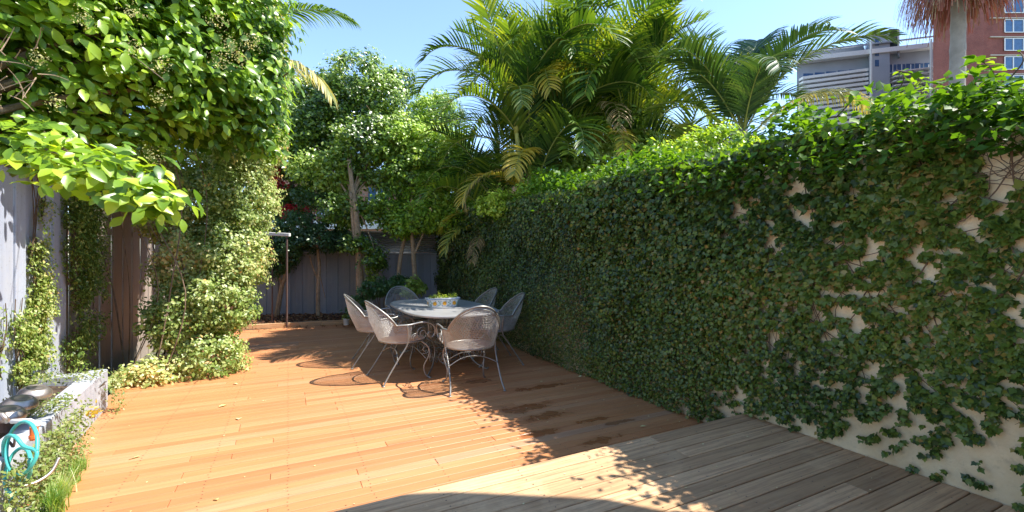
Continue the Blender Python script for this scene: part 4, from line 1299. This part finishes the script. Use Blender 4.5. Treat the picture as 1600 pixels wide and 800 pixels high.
# modern building left of it
d2 = 85.0; u2 = d2 / 700
pc = at(1460, 400, d2)
mo = empty('modern_building', (pc[0], pc[1], 0), -YAW - .0); tag(mo, 'pale modern building with a curved grey roof block and sun shade blades', 'building')
def bx2(name, x0, y0, x1, y1, z0, z1, mat, sl=0.0):
    """box in photo pixels from x=1460; sl: rise in pixels from left to right"""
    b = MB()
    X0, X1 = x0 * u2, x1 * u2
    f = lambda y, x: CAMZ + (398 - y + (sl * (x - x0) / max(1, (x1 - x0)))) * u2
    lat = 660 * u2; q = (lambda X: (X + lat) * (1 + z1 / d2) - lat if z1 > 3 else X)
    vs = [(X0, z0, f(y1, x0)), (X1, z0, f(y1, x1)), (q(X1), z1, f(y1, x1)), (q(X0), z1, f(y1, x0)), (X0, z0, f(y0, x0)), (X1, z0, f(y0, x1)), (q(X1), z1, f(y0, x1)), (q(X0), z1, f(y0, x0))]
    b.add(vs, [(3, 2, 1, 0), (4, 5, 6, 7), (0, 1, 5, 4), (1, 2, 6, 5), (2, 3, 7, 6), (3, 0, 4, 7)])
    return b.build(name, mat, mo)
bx2('wall', -215, 99, 0, 415, 0, 12, M['pale_panel'], 22)
bx2('roof_block', -200, 80, -105, 120, 1.0, 9, M['grey_panel'], 16)
bx2('lift_tower', -110, 55, -78, 415, -1.2, 6, M['pale_panel'])
b = MB()
vs = []
for k in range(13):
    a = PI * k / 12 - PI / 2
    for z in (50, 92): vs.append(((-66 + math.cos(a) * 12) * u2, 1.6 + math.sin(a) * 2.8, CAMZ + (398 - z) * u2))
fs = [(2 * k, 2 * k + 1, 2 * k + 3, 2 * k + 2) for k in range(12)]
n0 = len(vs); vs += [((-78) * u2, -1.2, CAMZ + (398 - 50) * u2), ((-78) * u2, 4.4, CAMZ + (398 - 50) * u2)]
fs.append(tuple([2 * k for k in range(13)] + [n0 + 1, n0]))
b.add(vs, fs); b.build('curved_block', M['grey_panel'], mo)
bx2('parapet', -215, 94, 2, 101, -1.5, .5, M['white'], 24)
bx2('parapet', -215, 86, 2, 88, -1.6, -1.2, M['pale_panel'], 26)
for i in range(14):
    y = 116 + i * 7
    bx2('sun_blade', -72, y, 2, y + 1.6, -1.6, -.2, M['white'], 8)
    bx2('sun_blade', -213, y + 8, -112, y + 12, -1.4, -.2, M['white'], 13)
for j, y in enumerate((101, 131, 161)):
    for k in range(5):
        x = -72 + k * 14
        w = bx2('window', x, y - k * .6, x + 12, y + 12 - k * .6, -.08, .06, M['glass'] if k in (3, 4) else M['grey_panel'] if False else M['glass'])
        f = MB(); f.box(((x + 6) * u2, -.14, CAMZ + (398 - y - 6) * u2), (.06, .04, 6 * u2)); f.build('mullion', M['white'], w)
    for k in range(5):
        x = -205 + k * 18
        bx2('window', x, y + 14 - k * 1.5, x + 15, y + 24 - k * 1.5, -.08, .06, M['glass'])
for x in (-20, -8, -112):
    bx2('column', x, 62 if x == -112 else 68, x + 2.2, 415, -1.9, -1.65, M['white'])
for y in (66, 82, 98): bx2('tower_window', -101, y, -95, y + 10, -1.26, -1.1, M['glass'])
# low white building seen between the palms
pc = at(1200, 400, 16)
lw = empty('white_shed', (pc[0], pc[1], 0), -YAW); tag(lw, 'low white walled building glimpsed between the palms above the ivy', 'building')
box_obj('wall', (-1.2, .8, 2.3), (1.9, .8, 3.1), M['white'], lw)
box_obj('roof', (-1.2, .8, 5.45), (2.0, .9, .05), M['roof'], lw)
box_obj('window', (.2, -.01, 4.5), (.3, .03, .35), M['glass'], lw)
# brick house behind the back fence with louvred window
pc = at(770, 400, 14.5)
bh = empty('brick_house', (pc[0], pc[1], 0), -YAW); tag(bh, 'pale brick house with louvred window behind the left cane palm', 'house')
uu = 14.5 / 700
box_obj('wall', (0.3, 2.0, CAMZ + (398 - 310) * uu - 1.5), (1.35, 2.0, 110 * uu), M['peach_brick'], bh)
box_obj('parapet', (0.3, 2.0, CAMZ + (398 - 310) * uu - 1.5 + 110 * uu + .08), (1.42, 2.06, .08), M['beige'], bh)
w = box_obj('window', (-.25, -.02, CAMZ + (398 - 265) * uu), (.38, .05, .42), M['glass'], bh)
for k in range(8):
    f = MB(); f.box((0, -.06, -.36 + k * .1), (.37, .035, .006), rx=.5); f.build('louvre', M['roof'], w)
f = MB(); f.box((0, -.05, -.45), (.43, .06, .03)); f.build('sill', M['beige'], w)
pc = at(520, 400, 15)
ph = empty('terrace_house', (pc[0], pc[1], 0), -YAW); tag(ph, 'peach brick house glimpsed through the trees above the back fence', 'house')
uu = 15 / 700
box_obj('wall', (.2, 2, CAMZ + .9), (2.6, 2.0, 1.7), M['peach_brick'], ph)
box_obj('cornice', (.2, 1.9, CAMZ + 2.66), (2.68, 2.04, .06), M['white'], ph)
box_obj('band', (.2, -.04, CAMZ + 1.0), (2.6, .05, .14), M['white'], ph)
for x in (-1.6, -.2, 1.5):
    w = box_obj('window', (x, -.015, CAMZ + 1.8), (.3, .03, .45), M['glass'], ph)
    f = MB(); f.box((0, -.05, -.48), (.36, .05, .03)); f.build('sill', M['white'], w)
    f = MB(); f.box((0, -.04, 0), (.02, .03, .44)); f.box((0, -.04, 0), (.29, .025, .02)); f.build('frame', M['white'], w)

# ------------------------------------------------------------ table and chairs
def rbox_outline(hx, hy, p=3.2, n=72):
    out = []
    for i in range(n):
        a = 2 * PI * i / n
        c, s = math.cos(a), math.sin(a)
        out.append((hx * math.copysign(abs(c) ** (2 / p), c), hy * math.copysign(abs(s) ** (2 / p), s)))
    return out
TC = (1.80, 5.70)
tb_ = empty('garden_table', (TC[0], TC[1], 0), R(0))
tag(tb_, 'long oval grey metal garden table with scrolled iron legs on the red deck', 'table')
ol = rbox_outline(.57, 1.02)
b = MB(); n = len(ol)
vs = []
for (k, z) in ((.985, .700), (1.0, .706), (1.0, .722), (.985, .729), (.955, .7275), (.95, .7265)):
    vs += [(x * k, y * k, z) for x, y in ol]
fs = [(L * n + i, L * n + (i + 1) % n, (L + 1) * n + (i + 1) % n, (L + 1) * n + i) for L in range(5) for i in range(n)]
fs.append(tuple(range(5 * n, 6 * n))); fs.append(tuple(range(n - 1, -1, -1)))
b.add(vs, fs)
b.build('table_top', M['table_top'], tb_)
b = MB(); b.tube([(x * .8, y * .85, .69) for x, y in ol], .012, 6, closed=True); b.build('apron', M['iron'], tb_, smooth=True)
def spiral(c, ax, r0, r1, turns, ph, k=26, flip=1):
    """spiral in the plane spanned by ax (horizontal unit vector) and z"""
    ax = Vector(ax)
    return [Vector(c) + (ax * math.cos(ph + flip * 2 * PI * turns * i / k) + Vector((0, 0, math.sin(ph + flip * 2 * PI * turns * i / k)))) * (r0 + (r1 - r0) * i / k) for i in range(k + 1)]
for sx in (-1, 1):
    for sy in (-1, 1):
        b = MB()
        u_ = Vector((sx * .55, sy * .83, 0)).normalized()
        c0 = Vector((sx * .20, sy * .42, 0))
        P0 = [(c0 + u_ * q) + Vector((0, 0, z)) for q, z in ((.20, .69), (.27, .60), (.20, .45), (.06, .32), (.02, .2), (.12, .08), (.24, .03), (.30, .012), (.33, .03))]
        b.tube(spline(P0, 6), .0105, 7)
        b.build('leg', M['iron'], tb_, smooth=True)
        for (q, z, rr, ph, fl) in ((.12, .55, .085, 0, 1), (.16, .2, .08, 2, -1), (-.04, .45, .07, 3.3, 1), (-.06, .14, .07, 1, -1), (.02, .62, .05, 0, -1)):
            b = MB(); b.tube(spiral(c0 + u_ * q + Vector((0, 0, z)), u_, rr, rr * .25, 1.5, ph, 26, fl), .0065, 6); b.build('scroll', M['iron'], tb_, smooth=True)
            v_ = Vector((-u_.y, u_.x, 0))
            b = MB(); b.tube(spiral(c0 + u_ * (q * .3) + v_ * .12 + Vector((0, 0, z * .8)), v_, rr * .9, rr * .2, 1.4, ph, 24, -fl), .006, 6); b.build('scroll', M['iron'], tb_, smooth=True)
for z in (.30, .1):
    b = MB(); b.tube([(.17 * math.cos(a), .42 * math.sin(a), z) for a in np.linspace(0, 2 * PI, 32)[:-1]], .007, 6, closed=True); b.build('stretcher', M['iron'], tb_, smooth=True)
for i in range(40):     # cast leaves and buds on the scrollwork between the legs
    a = random.uniform(0, 2 * PI); q = random.uniform(.3, 1)
    c = Vector((.2 * q * math.cos(a), .46 * q * math.sin(a), random.uniform(.05, .35)))
    b = MB(); b.tube(spiral(c, (math.cos(a + 1), math.sin(a + 1), 0), .035, .01, 1.0, random.uniform(0, 6), 10), .005, 4)
    b.build('ornament', M['iron'], tb_, smooth=True)

def rim_h(phi):
    """height of the rim at angle phi from the back"""
    a = abs(phi)
    if a < R(62): return .635 + .255 * max(0, math.cos(a / R(62) * PI / 2)) ** .75
    return .635
def BK(phi, t):
    h = rim_h(phi)
    z = .425 + (h - .425) * t
    lean = max(0, math.cos(phi))
    q = (z - .425) / .46
    r = .245 + .055 * min(1, q * 2)
    x = r * math.sin(phi) * 1.04
    y = -r * math.cos(phi) - .10 * q * lean
    return Vector((x, y, z))
def make_chair():
    root = empty('garden_chair')
    # woven metal back: two families of diagonal wires on the barrel
    b = MB()
    PH = R(92)
    na = 64
    for fam in (-1, 1):
        for i in range(-22, na + 22):
            seg = []
            for k in range(15):
                t = k / 14
                u_ = i / na + fam * t * .16
                if 0 <= u_ <= 1: seg.append(BK(-PH + 2 * PH * u_, t))
                elif seg: break
            if len(seg) > 1: b.tube(seg, .00155, 3, caps=False)
    for k in range(1, 26):
        t = k / 26
        b.tube([BK(-PH + 2 * PH * j / 26, t) for j in range(27)], .0012, 3, caps=False)
    b.build('back_mesh', M['iron_mesh'], root)
    # rims
    b = MB()
    arm = lambda s: [(s * .300, .03, .640), (s * .318, .12, .655), (s * .318, .21, .640), (s * .306, .275, .585), (s * .292, .285, .515), (s * .285, .245, .475), (s * .285, .205, .50), (s * .285, .215, .535), (s * .285, .24, .53)]
    rim = [BK(R(a), 1.0) for a in np.linspace(-84, 84, 41)]
    full = [Vector(p) for p in arm(-1)][::-1] + rim + [Vector(p) for p in arm(1)]
    b.tube(spline(full, 3), .0100, 8)
    b.build('top_rail', M['iron'], root, smooth=True)
    b = MB(); b.tube([BK(R(a), .93) + Vector((0, -.004, 0)) for a in np.linspace(-66, 66, 33)], .0055, 6); b.build('inner_rail', M['iron'], root, smooth=True)
    # seat
    b = MB()
    def SP(a, r=1.0): return Vector((.250 * r * math.cos(a), .245 * r * math.sin(a) + (.03 * r if math.sin(a) > 0 else 0), .425 + .010 * r))
    b.tube([SP(a) for a in np.linspace(0, 2 * PI, 41)[:-1]], .0105, 8, closed=True)
    b.build('seat_frame', M['iron'], root, smooth=True)
    b = MB()
    for fam in (-1, 1):
        for i in range(-30, 31):
            c_ = i * .0118; pts = []
            for j in range(-9, 10):
                q = j / 9 * .28
                x_ = (c_ + q) * .75; y_ = (q - c_) * .75 if fam > 0 else 0
                p_ = Vector((c_ * .9 + q * .45, (q - c_ * .2), 0)) if fam > 0 else Vector((c_ * .9 - q * .45, (q + c_ * .2), 0))
                if (p_.x / .248) ** 2 + ((p_.y - .012) / .258) ** 2 < 1:
                    rr = p_.length / .25
                    pts.append((p_.x, p_.y, .423 + .012 * rr * rr))
            if len(pts) > 1: b.tube(pts, .0019, 3, caps=False)
    b.build('seat', M['iron_mesh'], root)
    # legs
    for s in (-1, 1):
        b = MB(); p0 = BK(R(83 * s), 1.0)
        b.tube(spline([p0, (s * .272, -.03, .43), (s * .262, -.12, .28), (s * .268, -.24, .10), (s * .285, -.30, .012)], 6), .0092, 8)
        b.tube([(s * .285, -.30, .0), (s * .285, -.30, .012)], .016, 10)
        b.build('leg', M['iron'], root, smooth=True)
    for s in (-1, 1):
        b = MB(); b.tube(spline([(s * .20, .16, .425), (s * .235, .23, .36), (s * .235, .24, .27), (s * .205, .19, .14), (s * .215, .21, .04), (s * .235, .25, .012)], 6), .0092, 8)
        b.tube([(s * .235, .25, .0), (s * .235, .25, .014)], .015, 10)
        b.build('leg', M['iron'], root, smooth=True)
    for s in (-1, 1):
        for (c_, r_, tn_, ph_, k_, fl_) in (((s * .290, .135, .525), .075, 1.6, 1.2, 28, 1), ((s * .285, .055, .49), .048, 1.4, 3.6, 24, -1), ((s * .222, .20, .33), .05, 1.3, 4.0, 22, 1)):
            b = MB(); b.tube(spiral(c_, (0, 1, 0), r_, .015, tn_, ph_, k_, fl_), .0054, 6)
            b.build('scroll', M['iron'], root, smooth=True)
    b = MB(); b.tube(spline([(-.225, .205, .23), (-.1, .16, .31), (0, .15, .33), (.1, .16, .31), (.225, .205, .23)], 5), .0055, 6)
    b.tube(spline([(-.265, -.14, .26), (-.1, -.1, .33), (.1, -.1, .33), (.265, -.14, .26)], 5), .0055, 6)
    b.build('stretcher', M['iron'], root, smooth=True)
    return root
ch0 = make_chair()
chairs = [  # x, y, heading (0 faces +y), label
    (1.74, 4.48, R(-6), 'grey mesh barrel chair nearest the camera at the near end of the table'),
    (1.16, 5.16, R(-82), 'mesh barrel chair on the left side of the table, nearer one with the sunlit back'),
    (1.04, 6.02, R(-98), 'mesh barrel chair on the left side of the table, half hidden behind the nearer one'),
    (1.62, 6.86, R(184), 'mesh barrel chair at the far end of the table by the back fence'),
    (2.45, 6.25, R(92), 'mesh barrel chair on the ivy side of the table, farther of the two'),
    (2.42, 5.35, R(80), 'mesh barrel chair between the ivy wall and the table, nearer of the two')]
for i, (x, y, h, lab) in enumerate(chairs):
    o = ch0 if i == 0 else copy_tree(ch0)
    o.location = (x, y, 0); o.rotation_euler = (0, 0, h)
    tag(o, lab, 'chair', 'metal mesh chairs around the table')

# ceramic trough with succulent
tg = empty('ceramic_trough', (1.80, 5.62, .729), R(0))
tag(tg, 'white ceramic trough painted with orange flowers standing on the table', 'planter')
b = MB()
hx, hy, hz_ = .20, .085, .115
vs = []
for (kx, z) in ((.90, 0), (.96, .06), (1.0, hz_ - .03), (1.08, hz_ - .025), (1.10, hz_), (1.0, hz_), (.95, hz_ - .03)):
    for x, y in rbox_outline(hx * kx, hy * (kx + (.03 if kx > 1 else 0)), 7, 40): vs.append((x, y, z))
n = 40
fs = [(L * n + i, L * n + (i + 1) % n, (L + 1) * n + (i + 1) % n, (L + 1) * n + i) for L in range(6) for i in range(n)]
fs.append(tuple(range(6 * n, 7 * n))); fs.append(tuple(range(n - 1, -1, -1)))
b.add(vs, fs); b.build('trough', M['ceramic'], tg)
b = MB(); b.tube([(x, y, hz_ - .014) for x, y in rbox_outline(hx * 1.095, hy * 1.125, 7, 40)], .007, 6, closed=True); b.build('rim_band', M['blue_glaze'], tg)
def petal_disc(b, c, r_, nx, n=7):
    """flat painted flower on a face whose outward normal is nx"""
    c = Vector(c); nx = Vector(nx); up = Vector((0, 0, 1)); sd = up.cross(nx)
    vs = [c + nx * .0025]
    for i in range(n * 2):
        a = PI * i / n; q = r_ * (1 if i % 2 else .72)
        vs.append(c + nx * .0015 + sd * math.cos(a) * q + up * math.sin(a) * q)
    b.add(vs, [(0, 1 + i, 1 + (i + 1) % (2 * n)) for i in range(2 * n)])
b = MB()
for x in (-.13, 0.0, .13): petal_disc(b, (x, -hy * .99, .047), .030, (0, -1, 0))
petal_disc(b, (-hx * .975, 0, .05), .028, (-1, 0, 0))
b.build('painted_flower', M['orange_glaze'], tg)
for x in (-.175, -.065, .065, .175):
    b = MB()
    for k in range(4): petal_disc(b, (x + random.uniform(-.012, .012), -hy * .99, .02 + k * .018), .010, (0, -1, 0), 3)
    b.build('painted_leaf', M['green_glaze'], tg, kind='stuff')
b = MB()
for x in (-.10, -.03, .04, .10, .16):
    petal_disc(b, (x, -hy * .985, .016), .008, (0, -1, 0), 4); petal_disc(b, (x - .02, -hy * .995, .074), .007, (0, -1, 0), 4)
b.build('painted_dot', M['blue_glaze'], tg)
box_obj('potting_soil', (0, 0, hz_ - .022), (hx * .93, hy * .88, .004), M['soil'], tg)
sc_ = empty('succulent', (1.80, 5.62, .729 + hz_ - .018)); tag(sc_, 'bright yellow green bushy plant growing in the ceramic trough', 'plant')
P, D, Nn = [], [], []
for i in range(34):
    x, y = random.uniform(-.17, .18), random.uniform(-.06, .06)
    h = random.uniform(.025, .06) + (.05 if abs(x + .03) < .03 and random.random() < .6 else 0) + (.02 if x > .13 else 0)
    for k in range(15):
        a = random.uniform(0, 2 * PI); q = k / 14
        P.append((x, y, h * q)); D.append((math.cos(a), math.sin(a), random.uniform(.1, .9))); Nn.append((random.uniform(-.5, .5), random.uniform(-.5, .5), 1))
m = len(P)
link('foliage', leaf_mesh('foliage', np.array(P), np.array(Nn), np.array(D), rng.uniform(.018, .032, m), T_SMALL, M['potplant'], rng.random(m)), sc_, kind='stuff')
b = MB()
for i in range(0, m, 15): b.tube([P[i], P[i + 14]], .002, 4)
b.build('stem', M['cane'], sc_)

# ------------------------------------------------------------ fallen leaves on the decks
fl = unit_leaf('fallen_leaf', T_BIG, M['fallen'])
def deck_at(px, py, z=0.0):
    d = (CAMZ - z) * 700 / (py - 398); p = at(px, py, d); return p
for (px, py, z, s_, lab) in ((220, 714, 0, .105, 'large pale yellow fallen leaf on the sunlit red deck near the hose'),
                             (373, 657, 0, .085, 'pale fallen leaf in the middle of the sunlit deck right of the hedge'),
                             (342, 637, 0, .08, 'greenish fallen leaf on the deck just below the climber hedge'),
                             (1000, 668, 0, .05, 'small pale leaf in the shade near the step'),
                             (848, 597, 0, .06, 'small yellow leaf in the shade by the water stains'),
                             (910, 588, 0, .06, 'curled tan leaf at the foot of the ivy wall'),
                             (340, 783, 0, .05, 'small olive leaf on the sunny deck at the bottom of the picture'),
                             (1395, 688, STEP, .035, 'tiny leaf on the weathered grey deck close to the ivy wall'),
                             (365, 600, 0, .06, 'pale leaf on the deck touching the right foot of the climber hedge')):
    p = deck_at(px, py, z)
    o = link('fallen_leaf', fl, None, (p[0], p[1], z + .008), (random.uniform(-.25, .25), random.uniform(-.25, .25), random.uniform(0, 6)))
    o.scale = (s_, s_, s_)
    tag(o, lab, 'leaf', 'fallen leaves on the decks')
n = 260
P = np.stack([rng.uniform(-1.3, 3.0, n), rng.uniform(2.4, 9.5, n), np.full(n, .004)], 1)
P2 = np.stack([rng.uniform(.2, 3.05, 60), rng.uniform(1.2, 2.25, 60), np.full(60, STEP + .004)], 1)
P3 = np.stack([rng.uniform(2.6, 3.05, 120), rng.uniform(2.4, 8, 120), np.full(120, .005)], 1)
P = np.concatenate([P, P2, P3]); n = len(P)
me = leaf_mesh('petal_litter', P, rng.normal(0, .2, (n, 3)) + [0, 0, 1], rng.normal(0, 1, (n, 3)), rng.uniform(.006, .018, n), T_TINY, M['fallen'], rng.random(n))
tag(link('petal_litter', me), 'tiny pale specks of petals and leaf bits scattered over the decks', 'leaf litter', kind='stuff')

# ------------------------------------------------------------ behind the camera: house, tree and an added board frame that shade the grey deck
hr = empty('shade_caster', (3.2, -1.6, 0)); tag(hr, 'unseen board frame behind the viewer, added in place of a roof edge to shade the grey deck', 'shade_caster')
edge = [(1.7, 1.34), (2.64, 1.28), (3.22, 1.05), (3.85, .66), (4.12, .36)]  # unseen boards, outline shaped to throw the shadow edge across the grey deck
for i in range(4):
    a, c = np.array(edge[i]), np.array(edge[i + 1]); dv = (c - a) / np.linalg.norm(c - a); nn = np.array([dv[1], -dv[0]])
    q = [a, c, c + nn * .42, a + nn * .42]
    vs = [(p[0] - 3.2, p[1] + 1.6, z) for z in (4.2, 4.28) for p in q]
    b = MB(); b.add(vs, [(3, 2, 1, 0), (4, 5, 6, 7), (0, 1, 5, 4), (1, 2, 6, 5), (2, 3, 7, 6), (3, 0, 4, 7)]); b.build('shade_board', M['cap'], hr)
for x in np.arange(1.9, 4.0, .45):
    ye = float(np.interp(x, [e[0] for e in edge], [e[1] for e in edge])) - .1
    box_obj('shade_slat', (x - 3.2, (ye - 1.6) / 2 + 1.6, 4.13), (.035, (ye + 1.6) / 2, .06), M['cap'], hr)
box_obj('post', (1.6, .1, 2.0), (.06, .06, 2.1), M['cap'], hr)
box_obj('post', (-1.0, .1, 2.0), (.06, .06, 2.1), M['cap'], hr)
hw = empty('house', (0, -1.9, 0)); tag(hw, 'pale rendered house wall behind the viewer', 'house')
box_obj('wall', (1.0, -1.5, 1.6), (4.5, 1.5, 1.8), M['beige'], hw)
P, Nn, D, sz, tint = blob_leaves([(2.5, -.3, 4.6, .8, .8, .2), (2.1, -.1, 4.6, .8, .9, .2)], 6000, .11, .2, 18, .0, .8, 81, .46)
ht = empty('shade_tree', (4.6, -1.5, -.2)); tag(ht, 'tree beside the house behind the viewer', 'tree')
link('crown', leaf_mesh('crown', P - np.array(ht.location), Nn, D, sz, T_SMALL, M['tree'], tint), ht, kind='stuff')
b = MB(); limb(b, [(0, 0, 0), (-.1, .2, 2.5), (-.6, .9, 4.4)], .14, .07, 10); limb(b, [(-.2, .4, 3.2), (-1.0, 1.0, 4.3), (-2.2, 1.8, 4.7)], .07, .03, 8)
b.build('trunk', M['bark'], ht)
